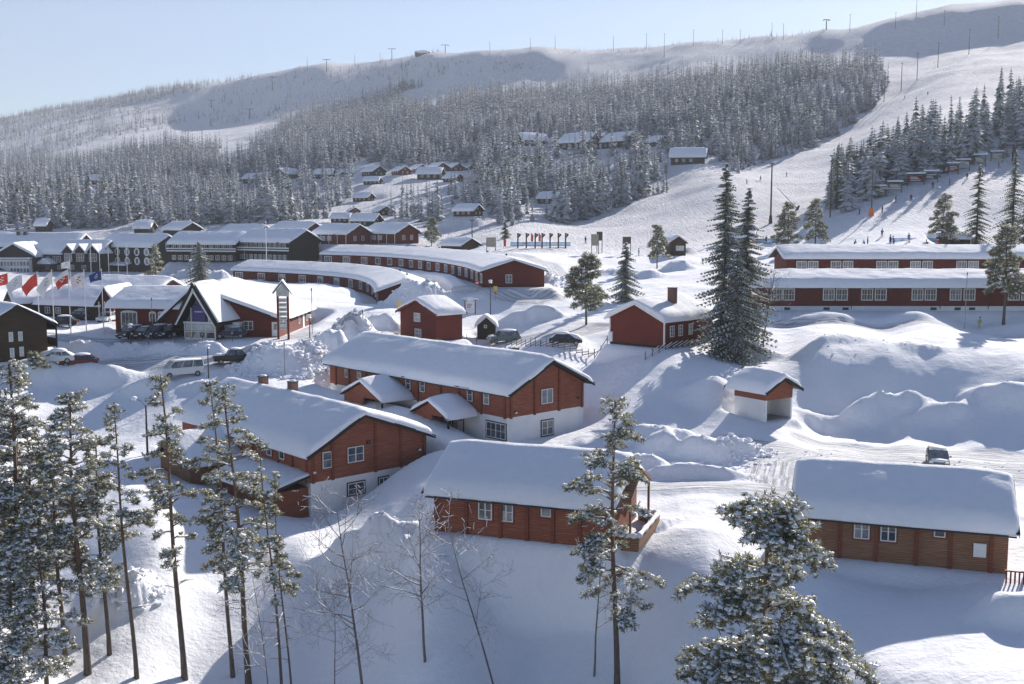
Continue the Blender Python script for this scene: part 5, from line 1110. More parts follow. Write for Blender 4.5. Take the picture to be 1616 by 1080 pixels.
# ---------------------------------------------------------------- forest
def inpoly(u, v, poly):
    c = np.zeros(u.shape, bool); n = len(poly)
    for i in range(n):
        x1, y1 = poly[i]; x2, y2 = poly[(i+1) % n]
        if y1 == y2: continue
        k = ((y1 > v) != (y2 > v)) & (u < (x2-x1)*(v-y1)/(y2-y1)+x1); c ^= k
    return c
FOREST = [ # polygon, density per m2, height range
 ([(-500, 300), (0, 282), (200, 268), (400, 248), (560, 262), (560, 300), (520, 345), (440, 352), (330, 357), (180, 358), (0, 364), (-500, 372)], .050, (11, 17)),
 ([(-500, 300), (-500, 285), (0, 258), (120, 252), (240, 236), (400, 232), (400, 255), (200, 270), (0, 285)], .045, (10, 15)),
 ([(395, 250), (430, 215), (470, 190), (560, 160), (640, 132), (760, 152), (900, 140), (1080, 130), (1240, 108), (1380, 104), (1404, 132), (1372, 176), (1335, 206), (1262, 242), (1165, 275), (1120, 250), (1060, 255), (1060, 300), (985, 328), (900, 352), (800, 358), (745, 345), (745, 300), (760, 262), (560, 258)], .050, (11, 17)),
 ([(1306, 336), (1350, 334), (1400, 306), (1480, 281), (1560, 256), (1640, 236), (1900, 200), (1900, 150), (1616, 182), (1540, 205), (1480, 220), (1420, 252), (1370, 285), (1312, 305)], .075, (13, 19)),
 ([(600, 262), (745, 262), (745, 345), (690, 352), (610, 345), (640, 300), (600, 296)], .024, (9, 14)),
 ([(-300, 244), (0, 190), (180, 152), (330, 132), (330, 140), (180, 172), (0, 222), (-300, 270)], .034, (6, 11)),
 ([(-300, 270), (0, 222), (180, 176), (270, 165), (330, 185), (250, 205), (60, 245), (0, 262), (-300, 285)], .018, (7, 12)),
 ([(0, 189), (200, 152), (400, 120), (600, 96), (760, 84), (1000, 76), (1200, 58), (1330, 44), (1330, 52), (1200, 72), (1000, 95), (760, 100), (600, 112), (400, 132), (200, 160), (0, 200)], .007, (2.2, 5)),
 ([(330, 128), (600, 104), (860, 92), (860, 112), (600, 128), (470, 186), (330, 200)], .016, (3, 9)),
 ([(640, 78), (700, 76), (700, 86), (640, 90)], .01, (3, 6)),
 ([(800, 130), (1000, 108), (1240, 90), (1240, 112), (1000, 140), (800, 150)], .004, (5, 10)),
 ([(1404, 60), (1616, 60), (1616, 70), (1404, 80)], .0006, (3, 5)),
]
CLEAR = [[(545, 285), (640, 268), (650, 300), (600, 320), (600, 350), (540, 350), (560, 315)], [(625, 150), (700, 128), (752, 128), (748, 148), (690, 170), (640, 175)], [(345, 236), (395, 230), (395, 255), (345, 258)], [(700, 330), (790, 345), (780, 372), (690, 372)], [(820, 318), (880, 318), (880, 335), (820, 335)], [(1050, 250), (1130, 245), (1130, 275), (1050, 275)]]
HAMLET = [] # filled below: (u, v, ...)
def scatter():
    rs = np.random.RandomState(5); n = 90000
    r = np.sqrt(rs.uniform(190.**2, 1750.**2, n)); a = rs.uniform(-.62, .62, n); area = .5*1.24*(1750.**2-190.**2); per = area/n
    # thin out the far part early, it is drawn a few pixels high
    X = r*np.sin(a); Y = r*np.cos(a); Z = hbase(X, Y); u, v, s = proj(X, Y, Z); out = []
    for poly, den, (h0, h1) in FOREST:
        k = inpoly(u, v, poly)
        keep = k & (rs.rand(n) < (1+1.3*fbm(X, Y, 38, 3))*den*per*np.clip(1.25-r/2400, .5, 1.2))
        for c in CLEAR: keep &= ~inpoly(u, v, c)
        keep &= ~np.array([any((abs(x-hx) < hr_) and (abs(y-hy) < hr_) for hx, hy, hr_ in HAMLET) for x, y in zip(X, Y)]) if False else True
        idx = np.nonzero(keep)[0]; out.append(np.stack([X[idx], Y[idx], rs.uniform(h0*.62, h1*1.02, len(idx))*(1+.35*fbm(X[idx], Y[idx], 45, 2))], -1))
    return np.concatenate(out)
# ---------------------------------------------------------------- hillside cabins
def tmpl_cabin(seed, gable_front, wall, L=10, W_=8, he=2.7, hr=4.9, extra=False):
    A = Vector((0, -5000, 0)); r_, d_ = house('cabin', None, None, A, A+Vector((L, 0, 0)), W_, he, hr, zg=0, oe=.9, og=.9, t=.75, seed=seed, wall=wall, base_h=0, base='dark_trim', padit=False, sink=5, soft=2)
    for x in (2.2, 5, 7.8): window(r_, 'front', x, 1.6, d_, 1.2, 1.2)
    for y in (2.4, 5.6): window(r_, 'right', y, 1.6, d_, 1.1, 1.2)
    window(r_, 'right', 4, 3.5, d_, .9, .8)
    if extra: chimney(r_, 5, 4, 4.3, 6.4, .8, 'dark_metal')
    return r_
TC = [tmpl_cabin(201, 0, 'brown_boards'), tmpl_cabin(202, 0, 'red_boards_flat', extra=True), tmpl_cabin(203, 0, 'dark_boards', L=13, W_=9, he=3.2, hr=6, extra=True)]
CAB = [ # u, v, width px, template, turn, label
 (396, 289, 30, 0, -20, 'brown cabin at the left end of the hillside hamlet, alone among spruces'), (462, 282, 36, 2, 55, 'large pale-roofed cabin with its gable turned right, left part of the hamlet'),
 (509, 281, 32, 2, -15, 'dark cabin with two roof windows, between the pale-roofed cabin and its small neighbour'), (533, 279, 18, 0, -60, 'small dark cabin with gable forward, in the gap right of the roof-window cabin'),
 (580, 278, 36, 2, -50, 'broad dark cabin with a front gable at the left of the hamlet top row'), (585, 291, 25, 0, -10, 'low red-brown cabin below the broad dark cabin'),
 (624, 276, 27, 1, -55, 'first red gabled cabin of the five along the top row of the hamlet'), (652, 272, 25, 1, -55, 'second red gabled cabin along the top row of the hamlet'),
 (683, 270, 27, 1, -50, 'third cabin along the top row of the hamlet, broad roof'), (709, 270, 25, 1, -55, 'fourth red gabled cabin along the top row of the hamlet'),
 (734, 269, 16, 1, -60, 'last narrow cabin of the top row of the hamlet, half behind trees'), (676, 283, 38, 0, -10, 'wide low cabin with a thick rounded snow roof, below the top row'),
 (709, 287, 26, 0, -35, 'dark cabin right of the wide low cabin'), (568, 318, 28, 0, -25, 'snow-buried cabin in the middle of the hamlet clearing'),
 (593, 340, 30, 0, -60, 'dark gabled cabin at the lower right of the hamlet clearing'), (550, 338, 22, 1, -70, 'small reddish cabin at the left of the hamlet clearing'),
 (536, 351, 30, 0, -10, 'low cabin with a flat snow cap behind the red row houses'), (572, 357, 44, 2, -20, 'long dark house directly behind the red row houses'),
 (731, 341, 38, 0, -30, 'dark cabin on the bare knoll right of the hamlet spruces'), (864, 321, 36, 0, -25, 'brown cabin under the trees beside the lower ski slope'),
 (845, 230, 44, 2, 20, 'chalet with a bright snow roof, leftmost of the four above the forest'), (905, 236, 56, 2, -35, 'double-gabled chalet, second from left above the forest'),
 (967, 234, 54, 2, -50, 'chalet with a snow hood on its roof, third from left above the forest'), (1027, 232, 38, 2, -60, 'tall gabled chalet, rightmost of the four above the forest'),
 (1085, 259, 56, 2, -12, 'long dark chalet at the edge of the ski slope'), (143, 291, 30, 0, -15, 'dark cabin alone in the left forest'), (85, 284, 18, 0, 10, 'tiny snow roof in the left forest, left of the lone dark cabin')]
CABPX = []
for (u, v, wp, ti, rz, lab) in CAB:
    p = gnd(u, v); s = proj(p.x, p.y, p.z)[2]; sc_ = wp/s/[10.5, 10.5, 14][ti]
    sc_ = min(sc_, 1.5); a = R(rz); Lc = [10, 10, 13][ti]*sc_/2; Wc = 4*sc_
    o = make_copies(TC[ti], [((p.x-math.cos(a)*Lc, p.y-math.sin(a)*Lc, p.z-.2), a, sc_, lab)])[0]
    o['category'] = 'cabin'; o['group'] = 'cabins scattered on the wooded hillside'
    cx, cy = p.x-math.sin(a)*Wc, p.y+math.cos(a)*Wc; HAMLET.append((cx, cy, Lc+2.5)); d = math.hypot(p.x, p.y)
    for k in (1, 2): HAMLET.append((p.x*(1-k*7/d), p.y*(1-k*7/d), 5.0 if k == 1 else 4))
    CABPX.append((u, v, wp)); PADS.append((cx, cy, math.cos(a), math.sin(a), Lc+.3, Wc+.3, p.z-.15, 6.0))
for t_ in TC:
    for c in kids(t_):
        for g in kids(c): bpy.data.objects.remove(g)
        bpy.data.objects.remove(c)
    bpy.data.objects.remove(t_)
# ---------------------------------------------------------------- poles, lifts
def light_pole(u, vb, vt, lab, r=.16, s=None, group='light poles along the ski slope', mat='pole_wood', name='light_pole'):
    p = gnd(u, vb) if s is None else base_of(u, vt, vb, s); H = top_h(p, vt); o = empty(name, p, 0, lab, 'light pole', group)
    k = max(1, 3.6/ max(proj(p.x, p.y, p.z)[2], 1))*.5+.5
    m = MB(); m.tube([(0, 0, -1), (0, 0, H*.5), (0, 0, H)], [r*1.25*k, r*k, r*.8*k], mat, 7); m.build('pole', o)
    m = MB(); m.box(-.55, .55, -.1, .1, H-.15, H+.1, 'dark_metal'); m.build('lamp_head', o)
    return o, H
LP = [(1169, 267, 207), (1217, 251, 197), (1260, 233, 179), (1300, 218, 166), (1335, 200, 150), (1366, 180, 134), (1395, 161, 114), (1422, 144, 100), (1447, 127, 84), (1480, 107, 68), (1529, 86, 47), (1575, 62, 26)]
ords = ['first', 'second', 'third', 'fourth', 'fifth', 'sixth', 'seventh', 'eighth', 'ninth', 'tenth', 'eleventh', 'last']
for (u, b, t_), w_ in zip(LP, ords): light_pole(u, b, t_, w_+' light pole counting up the ski slope from the chalet edge')
o, H = light_pole(1216, 353, 258, 'tall dark floodlight mast nearest to the camera on the ski slope', .22); m = MB(); m.tube([(0, 0, -.3), (0, 0, 2.2)], [.55, .4], 'dark_metal', 8); m.build('base', o)
for (u, b, t_, lab) in [(1052, 305, 237, 'light pole before the dark spruces at the left edge of the ski slope'), (981, 324, 257, 'light pole at the forest foot, left of the slope-edge pole'), (901, 352, 290, 'light pole at the foot of the forest above the banner posts'),
   (1310, 343, 246, 'light pole among the spruces at the tip of the right-hand forest'), (745, 378, 348, 'short wooden pole behind the small dark snow-roofed cabin'), (1375, 341, 262, 'light pole with an orange padded foot on the right-hand slope')]:
    o, H = light_pole(u, b, t_, lab, .14)
    if u == 1375: m = MB(); m.tube([(0, 0, -.2), (0, 0, 1.8)], [.7, .45], 'orange_paint', 8); m.build('padding', o)
SKY = [(1094, 70, 47), (1140, 67, 48), (1168, 66, 48), (1218, 56, 37), (1236, 62, 38), (1341, 48, 23), (1446, 24, -2), (1413, 43, 20), (1490, 39, 17), (837, 78, 60), (876, 77, 57), (919, 75, 60), (968, 79, 58), (1020, 74, 53), (1048, 90, 53), (485, 108, 92), (600, 97, 84), (773, 82, 66), (560, 101, 88)]
for i, (u, b, t_) in enumerate(SKY): light_pole(u, b+2, t_, 'thin pole standing on the bare skyline of the hill', .12, group='poles along the skyline')
def lift_tower(u, vb, vt, lab, w=5.0):
    p = gnd(u, vb); H = top_h(p, vt); o = empty('lift_tower', p, R(12), lab, 'lift tower', 'ski lift towers')
    m = MB(); m.tube([(0, 0, -1), (0, 0, H)], [.5, .35], 'dark_metal', 7); m.build('mast', o); m = MB(); m.box(-w/2, w/2, -.25, .25, H-.4, H+.1, 'dark_metal'); m.build('crossbar', o)
    for sx in (-1, 1): m = MB(); m.box(sx*w/2-.2, sx*w/2+.2, -1.6, 1.6, H-.9, H-.5, 'dark_metal'); m.build('wheel_assembly', o)
    return o
for (u, b, t_, lab, w) in [(618.5, 94, 77, 'lift tower on the skyline left of the summit huts', 8), (702.7, 84, 71, 'lift tower on the skyline between the summit huts', 8), (515.6, 114, 94, 'lift tower on the left skyline, the farthest left but one', 8), (430, 142, 122, 'lift tower standing below the left skyline', 7),
     (394, 188, 172, 'lift tower at the top of the left snow field', 7), (1304, 47, 31, 'lift tower on the skyline above the forest', 5), (1599, 256, 229, 'lift tower above the signboards at the right edge', 7.5), (334, 172, 158, 'lift tower left of the snow-field tower', 7)]: lift_tower(u, b, t_, lab, w)
for (u, v, w, lab) in [(667, 86, 24, 'rounded snowy summit hut on the skyline, left one'), (740, 79, 17, 'low dark summit hut on the skyline, right one'), (460, 107, 10, 'tiny lift hut on the left skyline')]:
    p = gnd(u, v); s = proj(p.x, p.y, p.z)[2]; L = w/s; o = empty('summit_hut', p, 0, lab, 'hut', 'summit huts on the skyline')
    m = MB(); m.box(-L/2, L/2, 0, 5, -2, 2.6, 'brown_boards'); m.build('wall', o); m = MB(); m.blob((0, 2.5, 2.6), (L*.55, 4, 2.2), 'snow_roof', 10, 6, .1); m.build('roof_snow', o, True)
# signboards by the right-hand forest
for i, (u, v, w, c_, lab) in enumerate([(1386, 313, 3.2, 'sign_board', 'lowest roofed signboard beside the right-hand forest'), (1412, 306, 3.2, 'sign_board', 'second roofed signboard from below beside the right-hand forest'), (1445, 293, 4.0, 'red_trim', 'wide red roofed signboard, third from below'), (1469, 289, 3.2, 'car_blue', 'blue-grey roofed signboard right of the wide red one'),
   (1504, 276, 2.6, 'red_trim', 'small red signboard, fifth from below'), (1519, 270, 3.4, 'curtain', 'pale roofed signboard, sixth from below'), (1546, 262, 3.0, 'sign_board', 'roofed signboard hidden behind the dark spruce top'), (1573, 256, 3.2, 'sign_board', 'roofed signboard left of the right-edge lift tower'), (1593, 248, 3.2, 'sign_board', 'highest roofed signboard near the right edge')]):
    p = gnd(u, v); o = empty('signboard', p, R(-14), lab, 'signboard', 'roofed signboards along the right-hand piste')
    for x in (-w/2, w/2): m = MB(); m.box(x-.1, x+.1, -.1, .1, -.8, 2.9, 'pole_wood'); m.build('post', o)
    m = MB(); m.box(-w/2, w/2, -.06, .06, .9, 2.5, c_); b_ = m.build('board', o); m = MB()
    for k in range(3): m.box(-w*.35, w*(.1+.1*((i*7+k*3) % 4)), -.08, -.062, 1.25+k*.4, 1.4+k*.4, 'flag_white' if c_ != 'curtain' else 'dark_metal')
    m.build('lettering', b_)
    m = MB(); m.prism([(-.5, 2.8), (.5, 2.8), (.5, 2.95), (0, 3.15), (-.5, 2.95)], 'x', -w/2-.3, w/2+.3, 'dark_trim'); r_ = m.build('roof', o); m = MB(); m.prism([(-.52, 2.96), (0, 3.16), (.52, 2.96), (.4, 3.2), (0, 3.42), (-.4, 3.2)], 'x', -w/2-.32, w/2+.32, 'snow_roof'); m.build('roof_snow', r_)
# boards at the foot of the slope
for (u, vb, vt0, vt1, wpx, c_, lab) in [(775, 397, 375, 390, 14, 'sign_board', 'grey-brown notice board on two posts right of the small dark cabin'), (939, 401, 370, 388, 11, 'sign_board', 'tall notice board on two posts at the right end of the piste foot'), (946, 399, 366, 380, 8, 'pole_wood', 'second notice board standing just behind the tall one'), (989, 402, 374, 385, 12, 'pole_wood', 'dark square board behind the slender frosted spruce')]:
    p = gnd(u, vb); s = proj(p.x, p.y, p.z)[2]; w = wpx/s; z0 = (vb-vt1)/s; z1 = (vb-vt0)/s; o = empty('notice_board', p, 0, lab, 'notice board')
    for x in (-w/2, w/2): m = MB(); m.box(x-.08, x+.08, -.08, .08, -.5, z1, 'pole_wood'); m.build('post', o)
    m = MB(); m.box(-w/2, w/2, -.12, -.02, z0, z1, c_); m.build('board', o)
# banner posts
for i, (u, w_) in enumerate(zip([817.2, 830.6, 844.6, 855.4, 868, 881, 892.5], ['leftmost', 'second', 'third', 'fourth', 'fifth', 'sixth', 'rightmost'])):
    p = gnd(u, 392); s = proj(p.x, p.y, p.z)[2]; H = 24/s; o = empty('banner_post', p, 0, w_+' of the seven dark banner posts at the foot of the slope', 'banner post', 'banner posts at the foot of the slope')
    m = MB(); m.box(-.17, .17, -.17, .17, -.5, H, 'pole_wood'); m.build('post', o); m = MB(); m.prism([(.1, H*.66), (.7, H*.84), (.75, H*.93), (.1, H*.98)], 'y', -.06, .06, 'red_trim' if i % 2 else 'dark_trim'); m.build('banner', o)
    m = MB(); m.box(.14, .3, -.08, -.062, H*.84, H*.9, 'flag_white'); m.build('emblem', o)
for (u0, u1, v, mat, hh, lab, nm_, ct) in [(806, 900, 389, 'net_blue', .95, 'pale blue safety net behind the banner posts', 'safety_net', 'net'), (1404, 1485, 383, 'net_blue', .8, 'pale blue safety net on the slope behind the far terrace', 'safety_net', 'net'), (1183, 1228, 385, 'net_blue', 1.2, 'blue barrier beside the ski hut behind the big spruces', 'barrier', 'barrier')]:
    a = gnd(u0, v); b = gnd(u1, v); o = empty(nm_, a, math.atan2(b.y-a.y, b.x-a.x), lab, ct); L = (b-a).length; dz = (b.z-a.z)/L; n = max(3, int(L/3)); m = MB(); v3 = MB()
    for i in range(n):
        x0, x1 = L*i/n, L*(i+1)/n
        for k in range(3): z = .12+hh*k/3; m.face([(x0, 0, z+dz*x0), (x1, 0, z+dz*x1), (x1, .0, z+hh*.24+dz*x1), (x0, .0, z+hh*.24+dz*x0)], mat)
    m.build('net', o)
    for i in range(n+1): x = L*i/n; q = MB(); q.box(x-.04, x+.04, .02, .1, dz*x-.3, dz*x+hh+.15, 'grey_metal'); q.build('stake', o)
for (u, v, c_, lab) in [(795, 392, 'cloth_red', 'red-clad ski rental stand left of the banner posts'), (838, 384, 'flag_red', 'red slanting banner behind the second banner post'), (850, 384, 'flag_red', 'red slanting banner behind the fourth banner post')]:
    p = gnd(u, v); o = empty('feather_flag', p, 0, lab, 'banner'); m = MB(); m.tube([(0, 0, -.3), (0, 0, 2.6)], .05, 'grey_metal', 5); m.build('pole', o); m = MB(); m.prism([(0, .5), (.5, .3), (.6, 1.8), (.1, 2.6)], 'y', -.04, .04, c_); m.build('cloth', o)
# snow making gear
p = gnd(1183, 352); o = empty('snow_cannon', p, R(30), 'orange snow cannon pointing up, behind the big spruces', 'snow cannon'); m = MB(); m.tube([(-1.2, 0, 2.4), (0, 0, .9), (.5, 0, .6)], [.55, .5, .3], 'orange_paint', 10); m.build('barrel', o); m = MB(); m.box(-1, 1.4, -.6, .6, 0, .5, 'orange_paint'); m.box(-.2, .2, -.2, .2, .4, 1.0, 'dark_metal'); m.build('carriage', o)
p = gnd(1260, 331); o = empty('snow_lance', p, 0, 'long tilted snow lance on the slope right of the tall floodlight mast', 'snow lance'); m = MB(); m.tube([(0, 0, 0), (-3.0, 0, 2.9), (-6.2, 0, 6.2)], [.16, .08, .05], 'dark_metal', 6); m.build('lance', o); m = MB(); m.tube([(-.6, 0, -.3), (.2, 0, 1.1)], [.4, .25], 'dark_metal', 7); m.build('foot', o)
# ---------------------------------------------------------------- flags
def flag(u, vb, vt, s, col, lab, fw=2.3, fh=1.7, mark='dark_metal', wave=1, drop=.55, second=None):
    p = P(u, vb, s); p.z = float(h(p.x, p.y)[0]); H = top_h(p, vt); o = empty('flagpole', p, 0, lab, 'flagpole', 'flagpoles before the reception'); m = MB(); m.tube([(0, 0, -.5), (0, 0, H)], [.085, .05], 'white_trim', 8); m.blob((0, 0, H+.05), .1, 'white_trim', 6, 4, 0); m.build('pole', o)
    n, k = 14, 8; m = MB()
    def pt(i, j):
        a = i/n; b = j/k; x = -a*fw*(.92-.25*b*drop); z = H-.15-b*fh*(1-.25*a)-a*drop*fw*.72*(.4+a*.6); y = .16*math.sin(a*7+b*2.2+wave)*a**.5; return (x, y, z)
    for i in range(n):
        for j in range(k): m.face([pt(i, j), pt(i+1, j), pt(i+1, j+1), pt(i, j+1)], second if second and j < 3 else col)
    cl = m.build('flag', o, True); md = cl.modifiers.new('t', 'SOLIDIFY'); md.thickness = .012
    m = MB()
    for i, j in ((4, 2), (5, 2), (6, 3), (7, 3), (8, 4), (6, 5), (7, 5), (5, 4), (4, 4)):
        q = [Vector(pt(i, j)), Vector(pt(i+1, j)), Vector(pt(i+1, j+.6)), Vector(pt(i, j+.6))]; m.face([(a.x, a.y-.03, a.z) for a in q], mark)
    if mark: m.build('emblem', cl)
for a in [(14, 469, 430, 9.7, 'flag_red', 'flagpole with a red flag, leftmost', 2.6, 1.9, 'flag_white', 1, .5), (37, 492, 432, 10.1, 'flag_white', 'flagpole with a white flag, second from left', 2.8, 2.0, 'grey_metal', 2, .8), (62, 505, 430.5, 10.6, 'flag_red', 'flagpole with a plain red hanging flag, third from left', 2.6, 1.8, None, 3, 1.1),
          (86, 526, 427, 11.4, 'flag_white', 'flagpole with a crumpled white flag, fourth from left', 2.4, 1.6, 'grey_metal', 4, 1.5), (112, 528, 424, 11.5, 'flag_red', 'flagpole with a red flag with white upper band', 2.2, 1.9, 'flag_white', 5, .9), (113, 480, 411, 8.9, 'flag_white', 'taller flagpole behind with a small white flag', 1.8, 1.3, 'grey_metal', 1, .3),
          (136.5, 522, 428, 11.3, 'flag_white', 'flagpole with a large white emblem flag, left of the blue flag', 2.1, 2.1, 'dark_metal', 2, .5), (164, 526, 426, 11.4, 'flag_blue', 'flagpole with a dark blue flag beside the reception wing', 1.9, 1.3, 'flag_white', 3, .5)]:
    flag(*a[:9], wave=a[9], drop=a[10], second='flag_white' if 'upper band' in a[5] else None)
for i, (u, lab) in enumerate([(144, 'bare white flagpole before the black hotel dormers'), (158, 'bare white flagpole, first before the octagonal-window block'), (172, 'bare white flagpole, second before the octagonal-window block'), (187, 'bare white flagpole, third before the octagonal-window block'), (201, 'bare white flagpole, fourth before the octagonal-window block'), (421, 'bare white flagpole between the right dark lodge and the lower curved terrace')]):
    p = P(u, 430 if u < 400 else 420, 5.55 if u < 400 else 6.3); p.z = float(h(p.x, p.y)[0]); H = top_h(p, 388 if u < 400 else 350); o = empty('flagpole', p, 0, lab, 'flagpole', 'bare flagpoles before the hotel'); m = MB(); m.tube([(0, 0, -.5), (0, 0, H)], [.13, .09], 'white_trim', 7); m.blob((0, 0, H), .16, 'white_trim', 6, 4, 0); m.build('pole', o)
# ---------------------------------------------------------------- lamps and signs
def street_lamp(u, vb, vt, s, lab, arm=0, r=.07, globe=False):
    p = P(u, vb, s); p.z = float(h(p.x, p.y)[0]); H = top_h(p, vt); o = empty('street_lamp', p, 0, lab, 'street lamp', 'street lamps'); m = MB(); m.tube([(0, 0, -.5), (0, 0, H)], [r*1.2, r*.8], 'dark_metal', 7)
    if arm: m.tube([(0, 0, H-.1), (arm*.5, 0, H+.5), (arm, 0, H+.6)], [.04, .035, .03], 'dark_metal', 6)
    m.build('pole', o); m = MB(); m.tube([(arm, 0, H+(.5 if arm else 0)), (arm, 0, H+(.65 if arm else .25))], [.28, .12], 'lamp_glass', 8); m.build('lamp_head', o); m = MB(); m.blob((arm, 0, H+(.75 if arm else .36)), (.34, .34, .16), 'snow_clump'); m.build('snow_cap', o); return o
for a in [(233, 720, 640, 15.9, 'street lamp with a curved arm left of the two-chimney log house', -1.1, .1), (207, 556, 517, 12.1, 'street lamp before the reception wing'), (329, 592, 550, 13.4, 'street lamp between the white van and the black pickup'), (24, 572, 549, 13.2, 'low lamp before the brown house'),
          (489, 540, 502, 11.7, 'street lamp before the right side of the reception'), (774, 505, 447, 10.3, 'street lamp before the gable of the upper curved terrace'), (301, 440, 413, 7.0, 'small lamp post left of the dense spruce')]:
    street_lamp(*a)
for (u, vb, vt, s, lab) in [(241, 530, 470, 11.6, 'thin pole in front of the arched windows'), (493, 532, 455, 11.4, 'thin tall pole right of the sign tower'), (1522, 527, 430, 11.1, 'thin pole before the near terrace, left of the walking person'), (573, 530, 498, 11.4, 'dark marker pole on the ploughed snow heap'), (450, 610, 540, 13.2, 'snow-covered pole sticking out of the big ploughed heap'), (386, 410, 385, 6.4, 'thin post before the dark lodges')]:
    p = P(u, vb, s); p.z = float(h(p.x, p.y)[0]); H = max(1.5, top_h(p, vt)); o = empty('marker_pole', p, 0, lab, 'pole'); m = MB(); m.tube([(0, 0, -.5), (0, 0, H)], .05, 'grey_metal', 6); m.build('pole', o); m = MB(); m.tube([(0, 0, H-.4), (0, 0, H)], .075, 'dark_metal', 6); m.build('tip', o)
for i, (u, v, lab) in enumerate([(235, 552, 'small dark parking sign, leftmost in the row'), (276, 551, 'small dark parking sign, second in the row'), (320, 549, 'small dark parking sign, third in the row'), (367, 547, 'small dark parking sign, rightmost in the row')]):
    p = P(u, v, 11.9); p.z = float(h(p.x, p.y)[0]); o = empty('parking_sign', p, 0, lab, 'sign', 'parking signs along the road'); m = MB(); m.tube([(0, 0, -.6), (0, 0, 1.3)], .04, 'dark_metal', 5); m.build('post', o); m = MB(); m.box(-.24, .24, -.05, 0, .75, 1.35, 'dark_metal'); b_ = m.build('board', o); m = MB(); m.box(-.1, .08, -.062, -.052, 1.0, 1.2, 'curtain'); m.build('lettering', b_)
for (u, vb, vt, s, shape, lab) in [(753, 478, 452, 9.6, 'red', 'round red road sign before the upper curved terrace'), (782, 480, 452, 9.7, 'yellow', 'yellow road sign right of the gable lamp'), (630, 505, 481, 10.4, 'yellow', 'yellow road sign on the heap behind the red storehouse')]:
    p = P(u, vb, s); p.z = float(h(p.x, p.y)[0]); H = max(1.8, top_h(p, vt)); o = empty('road_sign', p, 0, lab, 'road sign'); m = MB(); m.tube([(0, 0, -.5), (0, 0, H)], .045, 'grey_metal', 6); m.build('post', o); m = MB(); pts = [(.36*math.cos(k*math.pi/8), H-.35+.36*math.sin(k*math.pi/8)) for k in range(16)]
    if shape == 'red': m.prism(pts, 'y', -.08, -.04, 'flag_red'); m.box(-.24, .24, -.1, -.081, H-.43, H-.27, 'flag_white')
    else: m.prism([(-.34, H-.7), (.34, H-.7), (.34, H), (-.34, H)], 'y', -.08, -.04, 'yellow_paint'); m.prism([(x*.6, H-1.1+(z-H+.35)*.6) for x, z in pts], 'y', -.1, -.05, 'flag_red')
    m.build('plate', o)
p = P(742, 492, 10.1); p.z = float(h(p.x, p.y)[0]); o = empty('info_board', p, 0, 'roofed white information board on two brown posts behind the red storehouse', 'notice board')
for x in (-.8, .8): m = MB(); m.box(x-.08, x+.08, -.08, .08, -.5, 2.0, 'red_trim'); m.build('post', o)
m = MB(); m.box(-.72, .72, -.05, .03, .6, 1.65, 'flag_white'); b_ = m.build('board', o); m = MB(); [m.box(-.5, .1+.13*k, -.07, -.052, .85+.25*k, .95+.25*k, 'dark_metal') for k in range(3)]; m.build('lettering', b_)
m = MB(); m.box(-1.15, 1.15, -.4, .4, 2.0, 2.1, 'red_trim'); m.build('roof', o); m = MB(); m.blob((0, 0, 2.12), (1.2, .45, .3), 'snow_clump', 10); m.build('snow_cap', o)
# ---------------------------------------------------------------- fences
def pole_fence(pts, lab, hh=.95):
    W3 = [P(*q) for q in pts]; L = [0]
    for a, b in zip(W3[:-1], W3[1:]): L.append(L[-1]+(b.xy-a.xy).length)
    def at(x):
        for i in range(len(L)-1):
            if x <= L[i+1]+1e-6: f = (x-L[i])/(L[i+1]-L[i]); q = W3[i].lerp(W3[i+1], f); q.z = float(h(q.x, q.y)[0]); return q
        return W3[-1]
    p0 = at(0); o = empty('pole_fence', p0, 0, lab, 'fence'); n = int(L[-1]/1.1); rs = random.Random(len(pts)*3+n); pp = [at(L[-1]*i/n)-p0 for i in range(n+1)]
    for i, q in enumerate(pp):
        m = MB(); k = hh*rs.uniform(.85, 1.35)
        for d in (-.09, .09): m.tube([(q.x, q.y+d, q.z-.4), (q.x+rs.uniform(-.06, .06), q.y+d, q.z+k)], .035, 'pole_wood', 5)
        m.build('post', o)
    for i in range(n-1):
        m = MB(); a, b = pp[i], pp[min(i+2, n)]; m.tube([(a.x, a.y, a.z+.1), (b.x, b.y, b.z+hh*.8)], .04, 'pole_wood', 5); m.tube([(a.x, a.y, a.z+.17), ((a.x+b.x)/2, (a.y+b.y)/2, (a.z+b.z)/2+hh*.5+.02), (b.x, b.y, b.z+hh*.8+.06)], .045, 'snow_clump', 5); m.build('rail', o)
pole_fence([(800, 540, 11.3), (850, 548, 11.8), (900, 556, 12.2), (958, 562, 12.7)], 'weathered pole fence running from the dark shed to the red barn')
pole_fence([(1018, 574, 13.6), (1060, 566, 13.3), (1100, 556, 12.9), (1140, 548, 12.6)], 'snow-topped pole fence in front of the red barn and big spruces')
pole_fence([(722, 530, 11.3), (752, 534, 11.3)], 'short pole fence between the red storehouse and the dark shed')
